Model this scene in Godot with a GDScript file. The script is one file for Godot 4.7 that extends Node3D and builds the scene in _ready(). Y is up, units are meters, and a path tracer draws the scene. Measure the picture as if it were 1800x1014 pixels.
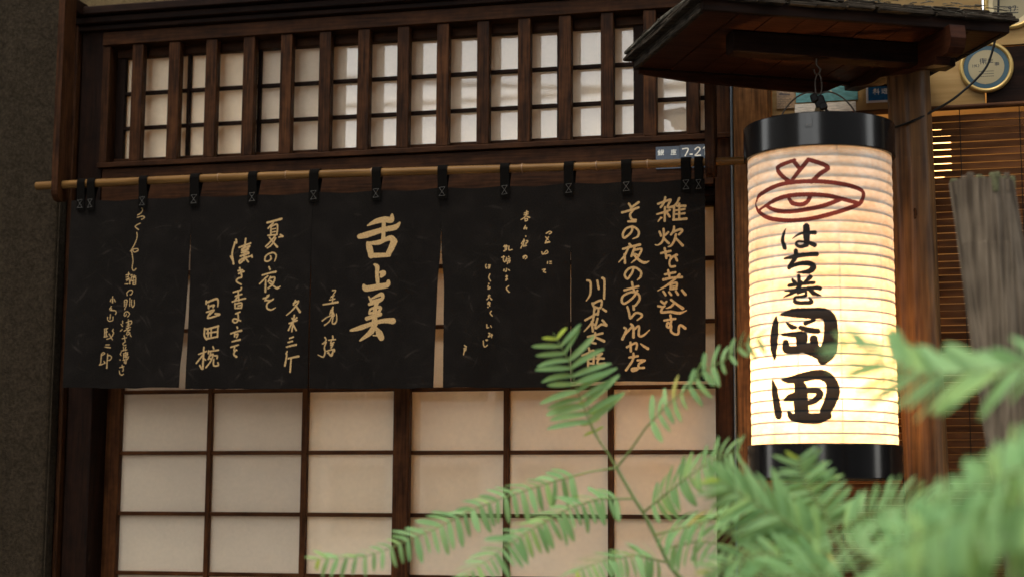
extends Node3D
# A small restaurant front: dark lattice, paper doors, a dyed curtain on a bamboo pole, a lit paper lantern.
# x runs along the front, y up, z towards the street; the lattice stands at z = 0.

const WRITING_1 := [
	[453,41,6,464,45,6,448,58,6,464,76,6,457,96,6,433,109,6],[431,124,6,465,117,6,479,126,6,459,137,6],[453,159,6,419,176,6,442,196,8],[431,213,6,435,234,6,427,267,6,406,305,6],[393,321,6,411,311,6,440,310,6,443,322,6,419,329,6,410,318,6],[400,310,6,405,337,6],
	[402,327,6,413,378,6,408,419,6,418,438,6,436,427,6],[385,447,6,384,466,6],[369,462,6,394,457,6],[369,475,6,385,472,6],[370,489,6,389,482,6,374,496,6],[364,515,6,385,514,6],
	[388,478,6,398,516,6],[399,466,6,410,462,6,403,486,6,393,516,6],[403,492,6,415,500,6],[424,465,6,421,477,6],[413,476,6,436,471,6],[418,483,6,417,520,6],
	[419,483,6,436,480,6,436,521,6],[422,497,5,433,495,5],[420,509,5,433,507,5],[419,520,6,436,521,6],[381,581,6,378,566,6,395,552,6,416,555,6,411,576,6,400,578,6],[364,609,6,364,646,6],
	[364,610,6,381,609,6,377,639,6,366,663,6],[367,623,5,378,621,5],[365,635,5,378,633,5],[400,597,6,400,644,6],[412,608,6,413,637,6,422,653,6,433,637,6,431,611,6],[379,689,6,375,700,6,365,699,6,367,682,6,385,676,6,401,690,6,389,707,6],
	[355,730,6,357,745,6],[346,748,6,355,761,6],[342,789,6,354,779,6],[380,740,6,413,731,6,418,744,6,410,751,6],[394,723,6,396,767,6],[388,750,6,403,748,6],
	[384,760,6,406,758,6],[381,772,6,411,769,6],[396,773,6,367,790,6],[390,787,6,408,783,6],[393,783,6,383,810,6],[397,793,6,417,824,6],
	[409,800,6,390,814,6],[355,833,6,385,828,6],[367,815,6,375,850,6],[375,853,6,359,862,6,368,873,6,381,871,6],[287,586,6,288,621,8],[278,600,6,275,614,6],
	[297,600,6,304,615,6],[282,643,6,272,657,6],[272,659,6,283,655,6],[274,666,6,305,668,6,312,678,6,308,690,6],[279,650,6,287,668,6],[261,706,6,263,724,6,278,730,6,293,724,6,293,705,6],
	[277,690,6,276,718,6],[243,776,6,263,772,6],[246,777,6,247,821,6],[256,774,6,256,814,6],[248,798,6,263,791,6],[245,823,6,264,818,6],
	[297,777,6,293,788,6,300,798,6,286,825,6,260,835,6],[272,803,6,294,839,6],[256,868,6,277,868,6],[251,881,6,282,885,8],[351,905,6,388,900,6],[364,882,6,367,900,6],
	[380,882,6,376,897,6],[351,913,6,344,922,6,349,931,6],[343,956,6,345,958,7],[366,920,6,394,916,6],[370,930,6,396,926,6],[366,922,6,367,953,6],
	[393,920,6,389,947,6],[380,912,6,380,947,6],[370,940,6,389,938,6],[363,960,6,395,954,6],[386,959,6,383,980,6,371,972,6],[373,962,6,378,970,6],
	[398,950,6,402,939,6],[343,1002,6,370,996,6],[358,988,6,367,1015,6,362,1023,6],[340,1021,6,345,1039,6,357,1046,6,368,1040,6],[232,924,6,242,913,6,251,920,6,235,931,6],[232,924,6,230,974,6,223,987,6,249,978,6,254,970,6],
	[248,964,6,256,975,6],[268,922,6,266,1005,8],[270,931,6,283,931,6,292,944,6,282,958,6,270,958,6]]
const WRITING_2 := [
	[476,184,13,519,175,13,563,165,14],[512,187,10,482,217,10],[499,206,10,501,260,10],[503,207,10,538,197,10,538,253,10],[509,223,8,529,220,8],[509,240,8,529,238,8],
	[482,259,10,539,256,10],[527,264,10,497,299,10,471,323,10],[492,271,10,518,302,10,543,328,13],[531,276,10,506,316,10,480,332,8],[559,257,10,574,268,13],[551,271,10,572,268,10],
	[503,379,10,507,397,10,487,410,10,469,403,10,478,375,10,516,360,10,538,377,10,530,410,7],[288,276,11,292,297,11,281,293,11],[282,296,11,267,356,11,278,418,13],[257,374,11,272,398,11],[348,274,11,343,319,11],[309,324,11,378,301,11],
	[327,334,11,373,316,11,356,336,11],[340,322,11,327,343,11,366,335,11,326,355,11,367,351,11],[319,375,11,370,360,11],[344,351,11,341,400,11],[328,391,11,389,374,10],[388,371,10,391,384,10],
	[354,380,11,320,416,11,315,402,11,345,387,11,368,409,10],[496,443,10,504,458,10],[457,489,10,497,479,10,539,472,13],[490,495,10,464,518,10,443,538,10],[479,519,10,479,584,13],[507,500,10,495,528,10],
	[505,508,10,533,504,10,525,540,10,495,566,10],[507,523,10,521,533,10],[503,536,10,534,557,10,551,567,13,570,556,6],[467,623,10,493,615,10,502,603,10],[492,607,10,478,636,10],[480,632,10,510,636,10,530,628,10,494,652,10,494,680,10,520,689,10,544,678,7],
	[309,460,11,335,456,10],[313,476,11,344,464,10],[317,443,11,331,487,10,329,499,10],[331,499,10,306,506,10,302,523,10,330,539,10],[282,582,10,325,571,10,332,559,10],[312,574,10,318,632,10],
	[296,605,10,335,595,10],[277,637,10,318,627,10,359,620,10],[313,603,10,292,635,10],[295,647,10,296,675,10],[297,651,10,336,645,10,335,674,10],[315,662,10,328,659,10],
	[298,675,10,335,674,10],[301,706,10,327,697,10],[314,701,10,317,743,10,300,758,10,283,747,10,295,735,10,333,748,10],[107,626,11,107,643,11],[109,635,13,171,615,13,183,632,11,181,661,7],[121,651,11,123,669,11],
	[123,659,11,156,651,11,151,664,11],[111,691,11,157,679,11,131,704,11],[135,692,11,119,724,11,162,717,11,194,706,14],[165,701,11,191,703,11],[665,639,10,655,664,10],[654,656,10,684,644,10,655,688,10,613,723,7],
	[667,667,10,694,705,14],[312,782,10,315,791,10],[274,820,10,306,810,10,339,804,13],[298,817,10,298,838,10],[302,826,10,318,824,10,311,843,10],[284,866,10,332,856,12],
	[277,898,10,322,886,10],[300,898,10,297,918,10,314,916,10],[309,914,10,295,938,10,313,954,13],[103,785,11,102,826,11,116,847,13],[112,790,11,151,782,11,190,773,13],[187,775,10,185,836,12],
	[116,845,11,185,834,10],[144,782,11,144,839,10],[117,813,11,182,805,10],[124,796,11,125,834,10],[74,934,10,117,918,10],[102,894,10,100,1019,12],
	[97,939,10,62,986,10],[100,955,10,114,967,10],[82,999,10,94,1019,10],[158,891,10,164,904,10],[134,919,10,194,912,10],[131,915,10,130,931,10],
	[145,928,10,131,963,10],[143,944,10,161,935,10,148,972,10,119,1011,10],[135,956,10,149,964,10],[169,944,10,187,944,10,186,960,10],[165,964,10,166,1000,10,195,1000,10,192,984,10],[648,741,10,658,754,10],
	[677,738,10,665,750,10],[632,769,10,679,754,10],[661,723,10,650,815,10],[647,770,10,629,809,10],[657,778,10,676,810,10],[638,855,10,660,848,10],
	[630,878,10,656,872,10],[621,904,10,678,892,12],[625,931,10,619,944,10],[624,948,10,614,1011,12],[633,970,10,692,958,13],[650,972,10,647,1047,10]]
const WRITING_3 := [
	[333,223,8,381,201,29,434,192,35,473,195,36,478,166,14],[286,284,29,332,275,36,423,251,30,497,239,33,523,215,14],[430,195,24,428,311,24],[335,321,17,347,352,38,359,396,33],[337,325,17,403,322,29,440,307,26,475,300,33,494,321,37],[492,321,41,478,356,37,464,383,33],
	[355,395,30,466,396,23],[379,447,12,397,462,27,396,496,23,399,539,21],[410,493,8,433,499,35,421,516,18],[401,524,21,403,572,23],[319,563,16,332,582,35,387,576,34,457,567,31,465,546,21],[350,627,7,366,653,18],
	[364,642,9,423,617,23,435,633,21,425,651,16],[366,657,16,429,643,18],[356,671,19,413,655,21],[401,658,25,391,705,26,390,764,34,393,784,34],[357,716,12,369,697,14,420,691,19,416,714,18],[359,724,16,414,716,16],
	[343,752,24,423,730,23],[249,817,14,309,802,29,391,777,23,452,767,27,497,769,36],[391,784,34,371,826,34,306,875,11],[401,806,12,420,839,41,433,863,33],[384,848,9,408,849,9],[133,587,8,152,589,7,135,613,7],
	[126,622,7,144,616,7,122,628,7],[136,613,7,134,652,8],[115,641,7,148,636,8],[78,666,9,124,660,11,166,654,14],[138,681,8,133,707,17,142,727,18],[125,699,7,120,723,7],
	[136,725,11,100,740,7,75,758,9],[134,731,9,116,763,8,89,783,9],[142,727,10,135,771,8,151,774,11,162,755,8,159,720,6],[92,852,9,100,868,9,82,888,9],[79,888,9,100,880,9,90,908,9,95,935,9,85,963,9,54,951,6],[138,845,9,141,863,9],
	[116,868,9,155,865,9],[133,865,9,128,888,9,146,881,9],[128,898,9,142,892,9,130,913,9],[105,931,9,146,921,9,151,933,9],[116,938,9,109,941,9],[115,941,9,133,956,14,143,928,9]]
const WRITING_4 := [
	[494,174,7,492,198,7],[480,186,7,502,181,7],[480,196,7,502,192,7],[492,194,7,482,210,7,462,222,7],[496,205,7,511,212,9],[484,218,7,486,231,7],
	[484,219,7,498,217,7,498,229,7],[486,231,7,498,229,7],[487,258,7,480,275,9],[483,272,7,495,269,7,493,277,7],[490,315,7,490,318,8],[479,333,7,481,340,7],
	[477,340,7,465,357,7],[483,341,7,462,382,7],[477,357,7,479,373,7],[493,341,7,502,345,7,488,362,7],[491,352,7,498,353,7],[477,371,7,495,369,7],
	[486,428,7,478,439,7,477,428,7,491,425,7,498,434,7,489,443,7],[605,305,7,623,294,7,635,300,7,623,308,7],[602,324,7,616,339,7],[619,325,7,602,353,7,623,350,7],[599,358,7,626,354,7],[582,407,7,588,421,7,608,400,7,616,412,7,599,420,7],
	[615,462,7,614,473,7],[627,462,7,635,462,7],[626,472,7,636,473,7],[586,506,7,602,504,7,592,517,7,604,522,7],[363,369,7,379,363,7],[370,364,7,373,391,7,364,394,7],
	[374,370,7,385,369,7],[382,366,7,380,388,7],[394,368,7,394,390,7,413,388,7],[353,429,7,368,427,7],[363,423,7,363,446,7,371,455,7,380,439,7],[381,431,7,381,452,7],
	[393,426,7,394,428,8],[389,440,7,401,436,7],[391,448,7,401,447,7,397,460,7],[391,448,7,386,466,7],[381,493,7,379,509,7,373,507,7],[367,497,7,365,505,7],
	[391,498,7,398,504,7],[377,538,7,386,535,7],[381,532,7,384,548,7],[378,551,7,387,551,7,377,559,7],[394,589,7,381,603,7,398,624,7],[264,466,7,261,477,7,266,487,7],
	[278,470,7,288,470,7],[276,479,7,287,477,7],[282,473,7,284,486,7,277,487,7],[286,520,7,280,539,7,290,559,7],[280,572,7,282,574,8],[277,585,7,277,595,7,287,593,7,285,601,7,276,603,7],
	[278,642,7,288,639,7],[283,636,7,281,649,7,271,661,7],[289,651,7,297,661,9],[275,680,7,288,678,7],[275,687,7,288,684,7],[281,673,7,286,696,7],
	[275,702,7,278,704,8],[296,724,7,289,736,7,301,752,7],[270,799,7,272,816,7,281,815,7],[292,806,7,297,814,7],[281,847,7,289,851,7,279,867,7,287,863,7,302,859,7],[299,853,7,297,871,7],
	[251,889,7,253,912,7,261,922,7,274,913,7],[266,883,7,269,888,7],[272,881,7,275,886,7],[147,913,7,157,921,8],[144,930,7,155,928,7,154,942,7],[146,930,7,146,946,7,142,965,7],
	[146,942,7,154,941,7]]
const WRITING_5 := [
	[322,156,13,334,174,13],[376,150,14,333,180,13],[285,203,14,329,193,13,375,179,14],[354,185,13,329,214,13,337,241,13,360,247,13],[319,254,13,360,255,13],[341,282,13,335,314,13,298,344,13,289,324,13,306,294,13,344,284,13,375,308,13,371,338,13,343,351,6],
	[325,379,13,338,393,14],[290,405,13,336,394,13,382,384,16],[321,394,13,298,443,13,266,477,6],[298,435,13,301,482,14],[353,401,13,336,446,13],[348,415,13,391,408,13,370,453,13,335,483,6],
	[355,432,9,368,439,9],[347,437,13,382,472,15,408,484,16,432,476,5],[522,129,13,515,156,13,497,182,13],[483,163,13,532,147,13,551,144,13,538,170,13,536,185,13,559,181,13],[476,220,10,512,211,13,546,199,13],[520,183,13,518,259,13],
	[497,238,9,483,260,8],[504,240,8,493,247,8],[527,208,13,545,235,13],[598,136,13,583,166,13,558,184,13],[570,181,13,567,253,13],[586,178,13,630,180,16],
	[598,167,13,597,251,13],[577,202,10,626,197,13],[577,223,10,626,220,13],[565,253,14,603,252,13,635,250,16],[490,317,13,498,339,13],[537,321,13,521,336,13],
	[512,302,13,513,343,13,504,373,13,481,390,9,466,387,6],[517,358,13,528,370,13,540,382,14],[569,292,13,566,314,13,552,334,13],[561,322,13,602,307,15,613,316,13,595,335,13],[579,334,13,570,368,13,553,394,13,536,401,6],[576,355,13,594,372,13,614,395,16],
	[498,435,13,522,430,13,549,424,13],[517,408,13,524,441,13,527,463,13],[524,451,13,545,449,13,553,464,13],[582,446,15,553,462,13,543,487,10,550,509,13,573,507,13],[573,452,13,584,477,13],[536,529,13,545,571,13],
	[519,551,13,574,541,13],[510,579,16,559,570,13,609,567,15],[597,552,13,574,575,13,532,608,13,479,637,6],[549,605,13,549,629,13],[549,605,13,581,598,13,578,629,13],[556,617,9,574,615,9],
	[547,630,13,579,628,13],[509,642,13,521,662,13],[541,646,13,551,662,13],[577,643,13,588,660,13],[609,637,13,627,660,15],[551,688,13,577,709,13,612,735,18],
	[570,704,13,547,726,13,524,733,6],[497,694,13,514,707,13,525,697,13],[480,720,13,505,725,13,515,721,13],[507,725,13,497,753,13,546,752,15,595,760,16,633,746,5],[347,510,13,339,538,13,314,569,13,299,545,13,320,515,13,355,508,13,387,532,13,386,559,13,368,577,6],[297,630,13,335,621,13,374,612,13],
	[339,589,13,347,626,13,356,643,13],[368,634,13,343,673,13,297,703,13,282,685,13,293,659,13,335,641,13,369,649,13,381,676,13,365,706,13,349,719,13],[346,717,13,349,736,14],[314,721,13,323,754,13,330,783,13,358,755,13,388,760,13,390,775,13,365,795,6],[90,570,13,108,580,13,106,643,13,84,680,6],[146,573,13,154,618,13],
	[175,560,15,186,576,13,184,671,13],[117,694,13,132,728,13],[125,695,13,167,680,13,167,713,13,155,723,13,133,716,13],[514,798,13,572,790,13],[546,771,13,551,797,13,542,834,13,527,830,13,532,811,13,550,827,13,549,857,13,572,874,13,589,869,13,591,841,13,600,825,13,625,842,16],[333,815,13,346,832,13,346,886,16],
	[296,833,13,307,846,13,286,895,16],[302,867,13,338,830,13],[348,845,13,376,827,13,375,876,13,399,877,13,433,847,5],[311,939,13,357,917,13,365,929,13,360,950,13],[330,913,13,332,962,13],[384,921,6,402,935,13,423,948,16],
	[324,995,13,369,988,13],[346,974,13,341,1011,13,306,1063,14],[368,1011,13,406,1012,13,375,1030,13,371,1056,13,343,1068,13,339,1056,13,375,1052,13,402,1051,13],[78,785,13,142,752,13],[128,727,13,124,765,13,115,799,13,71,847,7],[113,795,13,120,847,14],
	[121,806,13,134,815,13],[152,735,13,148,758,13],[176,728,13,195,741,13],[146,779,13,134,831,13,167,811,13,196,819,13],[174,789,13,198,816,13],[92,876,13,174,859,13],
	[133,856,13,124,890,13,78,925,6],[140,883,13,183,903,16],[117,909,13,135,914,13],[97,939,13,102,961,13],[61,978,13,94,965,13,125,954,13,123,1020,13],[90,969,13,94,1039,13],
	[97,984,13,120,981,13],[96,999,13,120,996,13],[94,1020,13,124,1024,13],[142,977,13,171,970,13,139,996,13],[143,994,13,182,997,13],[152,1000,13,146,1023,13,187,1024,13],
	[143,1041,13,186,1029,7]]
const EMBLEM := [
	[401,81,18,310,106,21,344,157,21,379,183,21],[396,83,21,427,125,21],[379,183,18,426,131,21,469,83,21],[469,83,21,559,121,21,521,154,21,482,190,21],[157,241,15,166,225,21,235,206,21,319,190,21,390,186,21,455,187,21,517,190,21,599,199,21,677,212,21,730,230,21,733,263,21,708,295,21,639,324,21,555,350,21,472,367,20,387,369,19,316,359,21,245,339,21,176,301,21,142,264,13,157,236,13],[168,295,13,246,273,17,318,255,21,389,248,21,474,251,21,556,259,21,619,273,21,706,291,21],
	[233,279,17,291,309,21,365,324,21,452,321,21,535,307,21,610,278,21],[370,263,18,388,286,21,427,296,21,457,287,21,475,258,21]]
const LANTERN_NAME := [
	[350,405,3,337,430,16,333,463,21,342,492,23,348,501,11],[384,456,3,421,435,13,454,433,16,492,433,21],[453,403,32,453,435,35,453,473,28,446,493,21],[454,490,21,424,497,18,402,485,13,411,471,11,441,475,11,470,483,19,490,492,23],[400,515,21,401,538,24],[341,547,11,393,541,22,448,536,21,499,536,22],
	[402,541,21,365,591,23],[365,591,18,418,576,20,468,579,25,481,598,32,460,616,25,406,618,6],[381,651,15,394,666,19],[412,633,16,416,679,21],[467,643,23,440,666,13],[363,676,18,425,672,18,485,669,15],
	[338,700,6,398,701,18,487,694,19,511,697,21],[422,668,22,394,705,22,331,730,4],[456,691,13,480,717,23,516,731,5],[407,715,13,442,708,13,442,729,15,398,732,11],[390,736,13,393,756,19,432,762,19,470,759,22,461,739,8],[289,815,5,281,856,40,273,914,52,270,965,42,274,1015,13],
	[307,810,4,379,806,42,464,812,52,525,815,54,553,839,61,559,885,65,555,947,70,542,992,79,521,1023,58,513,1046,13],[514,1009,54,469,1001,27,430,994,4],[346,850,9,373,871,25,395,876,13],[441,858,22,482,844,15],[320,904,11,377,908,26,429,912,34,431,936,38],[417,877,22,463,892,27,497,896,26],
	[339,946,34,344,974,41,393,980,37,445,972,43,486,977,38,504,979,20],[412,923,38,415,965,42],[478,933,39,482,969,39],[258,1118,9,269,1158,36,276,1200,41,286,1250,44,293,1282,41],[311,1116,4,355,1120,32,417,1111,45,479,1100,45,520,1103,50,554,1131,52,563,1178,65,546,1231,56,525,1272,50,537,1289,36],[350,1273,18,370,1294,36,435,1301,50,496,1301,50,532,1289,34],
	[397,1131,34,412,1160,61,411,1209,70,414,1271,70],[325,1213,8,358,1203,36,394,1196,43],[433,1173,22,486,1173,28,503,1190,32,477,1219,28,444,1231,22]]

const FRONDS_YOUNG := [
	[0.34,12,0.0744,4,0.596,1.425,1.45,0.578,1.456,1.456,0.555,1.491,1.464,0.525,1.573,1.48,0.513,1.623,1.489,0.497,1.654,1.495,0.485,1.676,1.5],
	[0.2,4,0.0364,2,0.566,1.47,1.45,0.548,1.507,1.45,0.542,1.539,1.45,0.54,1.559,1.45],
	[0.28,14,0.0485,0,0.596,1.425,1.45,0.629,1.459,1.479,0.661,1.496,1.51,0.706,1.535,1.548,0.753,1.565,1.584,0.784,1.594,1.612,0.815,1.603,1.634,0.857,1.63,1.668,0.902,1.643,1.7],
	[0.14,31,0.0474,1,0.596,1.425,1.45,0.553,1.418,1.473,0.495,1.401,1.506,0.452,1.386,1.53,0.411,1.37,1.555,0.356,1.347,1.588,0.296,1.311,1.628,0.257,1.293,1.653,0.218,1.273,1.678,0.18,1.261,1.702,0.101,1.258,1.75],
	[0.08,27,0.0467,1,0.629,1.368,1.45,0.571,1.367,1.511,0.528,1.35,1.56,0.496,1.328,1.602,0.449,1.291,1.668,0.401,1.243,1.748,0.37,1.215,1.8],
	[0.1,18,0.0481,0,0.646,1.343,1.45,0.709,1.384,1.526,0.759,1.414,1.586,0.808,1.437,1.645,0.856,1.451,1.7],
	[0.1,17,0.0459,0,0.675,1.303,1.5,0.753,1.32,1.601,0.821,1.34,1.697,0.893,1.347,1.8],
	[0.1,16,0.0437,1,0.699,1.253,1.5,0.653,1.268,1.564,0.604,1.26,1.633,0.563,1.239,1.7],
	[0.1,12,0.0437,0,0.689,1.277,1.5,0.77,1.295,1.606,0.84,1.288,1.702,0.901,1.266,1.8]]
const FRONDS_LANTERN := [
	[0.08,21,0.0544,4,1.019,1.312,1.9,1.002,1.346,1.9,0.981,1.376,1.9,0.967,1.407,1.9,0.964,1.433,1.9],
	[0.08,25,0.0658,5,1.028,1.262,1.95,0.989,1.3,1.974,0.948,1.335,1.999,0.912,1.357,2.017,0.878,1.377,2.035,0.853,1.397,2.05],
	[0.08,20,0.0494,4,1.022,1.312,1.95,1.065,1.342,1.993,1.107,1.355,2.031,1.147,1.363,2.068,1.182,1.363,2.1],
	[0.08,21,0.0501,5,1.047,1.239,2.0,0.983,1.272,2.016,0.926,1.284,2.029,0.877,1.275,2.04,0.835,1.256,2.05],
	[0.08,17,0.046,5,1.051,1.236,2.0,1.0,1.254,2.032,0.945,1.256,2.064,0.887,1.238,2.1]]
const FRONDS_NEAR := [
	[0.02,16,0.0676,3,1.288,1.511,2.65,1.248,1.503,2.632,1.2,1.501,2.611,1.164,1.499,2.595,1.133,1.509,2.582,1.095,1.526,2.566,1.059,1.544,2.55],
	[0.02,14,0.0466,0,1.27,1.402,2.85,1.224,1.381,2.813,1.181,1.364,2.781,1.139,1.343,2.75],
	[0.02,15,0.0522,0,1.268,1.359,2.85,1.223,1.354,2.824,1.18,1.34,2.799,1.136,1.32,2.774,1.095,1.296,2.75],
	[0.02,15,0.054,0,1.271,1.327,2.8,1.224,1.323,2.771,1.169,1.311,2.739,1.105,1.28,2.7],
	[0.02,10,0.0396,0,1.278,1.434,2.75,1.252,1.42,2.712,1.231,1.407,2.68,1.213,1.388,2.65],
	[0.02,13,0.0497,0,1.19,1.255,2.75,1.158,1.295,2.705,1.138,1.33,2.672,1.129,1.356,2.65],
	[0.02,13,0.0478,0,1.157,1.252,2.7,1.116,1.284,2.639,1.078,1.306,2.592,1.04,1.321,2.55]]
const STEMS_YOUNG := [0.813,-0.02,1.37,0.757,0.658,1.42,0.733,1.196,1.45,0.692,1.251,1.45,0.667,1.302,1.45,0.646,1.343,1.45,0.629,1.368,1.45,0.596,1.425,1.45]
const STEMS_LANTERN := [1.11,-0.02,1.84,1.075,0.673,1.89,1.06,1.224,1.92,1.051,1.252,1.92,1.036,1.278,1.92,1.02,1.312,1.92]
const STEMS_NEAR := [
	[1.35,-0.02,2.65,1.315,0.68,2.7,1.3,1.236,2.73,1.286,1.315,2.73,1.278,1.406,2.73,1.28,1.464,2.73,1.282,1.504,2.73],
	[1.302,-0.02,2.67,1.218,0.654,2.72,1.182,1.19,2.75,1.184,1.255,2.75],
	[1.305,-0.02,2.62,1.2,0.651,2.67,1.155,1.184,2.7,1.157,1.252,2.7]]

var rng := RandomNumberGenerator.new()
var used := {}
var M := {}

class MB:
	var v := PackedVector3Array()
	var n := PackedVector3Array()
	var t := PackedVector2Array()
	var ix := PackedInt32Array()
	func p(a: Vector3, b: Vector3, c := Vector2.ZERO) -> int:
		v.append(a); n.append(b); t.append(c)
		return v.size() - 1
	func tri(a: int, b: int, c: int) -> void:
		var g := (v[c] - v[a]).cross(v[b] - v[a])
		if g.dot(n[a] + n[b] + n[c]) < 0.0:
			ix.append(a); ix.append(c); ix.append(b)
		else:
			ix.append(a); ix.append(b); ix.append(c)
	func quad(a: int, b: int, c: int, d: int) -> void:
		tri(a, b, c); tri(a, c, d)
	func mesh() -> ArrayMesh:
		var a := []
		a.resize(Mesh.ARRAY_MAX)
		a[Mesh.ARRAY_VERTEX] = v; a[Mesh.ARRAY_NORMAL] = n; a[Mesh.ARRAY_TEX_UV] = t; a[Mesh.ARRAY_INDEX] = ix
		var m := ArrayMesh.new()
		m.add_surface_from_arrays(Mesh.PRIMITIVE_TRIANGLES, a)
		return m
	# a box with softened edges, centred on c
	func box(c: Vector3, s: Vector3, bev := 0.002, b := Basis.IDENTITY) -> MB:
		var h := s / 2.0
		bev = minf(bev, minf(h.x, minf(h.y, h.z)) * 0.45)
		var at := {}
		for sx in [-1, 1]:
			for sy in [-1, 1]:
				for sz in [-1, 1]:
					for ax in 3:
						var q := Vector3(sx * (h.x - (0.0 if ax == 0 else bev)), sy * (h.y - (0.0 if ax == 1 else bev)), sz * (h.z - (0.0 if ax == 2 else bev)))
						var nn := Vector3(sx if ax == 0 else 0, sy if ax == 1 else 0, sz if ax == 2 else 0)
						at[[sx, sy, sz, ax]] = p(c + b * q, b * nn, Vector2(q.x / s.x + 0.5, 0.5 - q.y / s.y))
		for s1 in [-1, 1]:
			quad(at[[s1, -1, -1, 0]], at[[s1, 1, -1, 0]], at[[s1, 1, 1, 0]], at[[s1, -1, 1, 0]])
			quad(at[[-1, s1, -1, 1]], at[[1, s1, -1, 1]], at[[1, s1, 1, 1]], at[[-1, s1, 1, 1]])
			quad(at[[-1, -1, s1, 2]], at[[1, -1, s1, 2]], at[[1, 1, s1, 2]], at[[-1, 1, s1, 2]])
			for s2 in [-1, 1]:
				quad(at[[-1, s1, s2, 1]], at[[1, s1, s2, 1]], at[[1, s1, s2, 2]], at[[-1, s1, s2, 2]])
				quad(at[[s1, -1, s2, 0]], at[[s1, 1, s2, 0]], at[[s1, 1, s2, 2]], at[[s1, -1, s2, 2]])
				quad(at[[s1, s2, -1, 0]], at[[s1, s2, 1, 0]], at[[s1, s2, 1, 1]], at[[s1, s2, -1, 1]])
				for s3 in [-1, 1]:
					tri(at[[s1, s2, s3, 0]], at[[s1, s2, s3, 1]], at[[s1, s2, s3, 2]])
		return self
	func tube(pts: PackedVector3Array, rad: PackedFloat32Array, sides := 8, caps := true, flat := 1.0) -> MB:
		var up := Vector3.UP
		var d0 := (pts[1] - pts[0]).normalized()
		if absf(d0.dot(up)) > 0.9:
			up = Vector3.BACK
		var side := d0.cross(up).normalized()
		var first := v.size()
		var run := 0.0
		for i in pts.size():
			var d := (pts[mini(i + 1, pts.size() - 1)] - pts[maxi(i - 1, 0)]).normalized()
			side = (side - d * side.dot(d)).normalized()
			var w := side.cross(d).normalized()
			if i > 0:
				run += pts[i].distance_to(pts[i - 1])
			for k in sides + 1:
				var a := TAU * k / sides
				var nn := side * cos(a) + w * sin(a) * flat
				p(pts[i] + nn * rad[i], (side * cos(a) * flat + w * sin(a)).normalized(), Vector2(float(k) / sides, run))
		for i in pts.size() - 1:
			for k in sides:
				var a := first + i * (sides + 1) + k
				quad(a, a + 1, a + sides + 2, a + sides + 1)
		if caps:
			for e in [0, pts.size() - 1]:
				var dd: Vector3 = (pts[1] - pts[0]).normalized() * -1.0 if e == 0 else (pts[e] - pts[e - 1]).normalized()
				var c := p(pts[e], dd)
				var ring := []
				for k in sides + 1:
					ring.append(p(v[first + e * (sides + 1) + k], dd))
				for k in sides:
					tri(c, ring[k], ring[k + 1])
		return self
	# profile: Vector2(radius, height); smooth unless hard
	func lathe(prof: PackedVector2Array, segs := 48, hard := false, o := Vector3.ZERO) -> MB:
		var last := prof.size() - 1
		for j in last:
			var rows := []
			for e in 2:
				var q := prof[j + e]
				var d := prof[j + 1] - prof[j]
				if not hard:
					d = prof[mini(j + e + 1, last)] - prof[maxi(j + e - 1, 0)]
				var nn := Vector2(d.y, -d.x).normalized()
				var row := []
				for k in segs + 1:
					var a := TAU * k / segs
					row.append(p(o + Vector3(sin(a) * q.x, q.y, cos(a) * q.x), Vector3(sin(a) * nn.x, nn.y, cos(a) * nn.x), Vector2(float(k) / segs, float(j + e) / last)))
				rows.append(row)
			for k in segs:
				quad(rows[0][k], rows[0][k + 1], rows[1][k + 1], rows[1][k])
		return self
	# a closed outline in the xy plane, drawn out along z
	func prism(poly: PackedVector2Array, z0: float, z1: float) -> MB:
		var tris := Geometry2D.triangulate_polygon(poly)
		for z in [z0, z1]:
			var nn := Vector3(0, 0, 1 if z == maxf(z0, z1) else -1)
			var first := v.size()
			for q in poly:
				p(Vector3(q.x, q.y, z), nn, q)
			for k in range(0, tris.size(), 3):
				tri(first + tris[k], first + tris[k + 1], first + tris[k + 2])
		var area := 0.0
		for k in poly.size():
			area += poly[k].cross(poly[(k + 1) % poly.size()])
		for k in poly.size():
			var a := poly[k]
			var b := poly[(k + 1) % poly.size()]
			var e := (b - a).normalized() * signf(area)
			var nn := Vector3(e.y, -e.x, 0)
			quad(p(Vector3(a.x, a.y, z0), nn), p(Vector3(b.x, b.y, z0), nn), p(Vector3(b.x, b.y, z1), nn), p(Vector3(a.x, a.y, z1), nn))
		return self

func numbered(called: String) -> String:
	if not used.has(called):
		used[called] = 0
		return called
	used[called] += 1
	return "%s_%03d" % [called, used[called]]

func tag(o: Node3D, label: String, category: String, group := "") -> Node3D:
	o.set_meta("label", label)
	o.set_meta("category", category)
	if group:
		o.set_meta("group", group)
	return o

func thing(called: String, label: String, category: String, at := Vector3.ZERO, group := "") -> Node3D:
	var o := Node3D.new()
	o.name = numbered(called)
	add_child(o)
	o.position = at
	return tag(o, label, category, group)

func put(called: String, m: Mesh, material: Material, parent: Node3D = self, at := Vector3.ZERO) -> MeshInstance3D:
	var o := MeshInstance3D.new()
	o.mesh = m
	o.material_override = material
	o.name = numbered(called) if parent == self else called
	parent.add_child(o, true)
	o.position = at
	return o

func setting(called: String, m: Mesh, material: Material) -> MeshInstance3D:
	var o := put(called, m, material)
	o.set_meta("kind", "structure")
	return o

var boxes := {}
func bar(called: String, c: Vector3, s: Vector3, material: Material, parent: Node3D = self, bev := 0.002) -> MeshInstance3D:
	var key := "%.4f %.4f %.4f %.4f" % [s.x, s.y, s.z, bev]
	if not boxes.has(key):
		boxes[key] = MB.new().box(Vector3.ZERO, s, bev).mesh()
	return put(called, boxes[key], material, parent, c)

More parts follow.
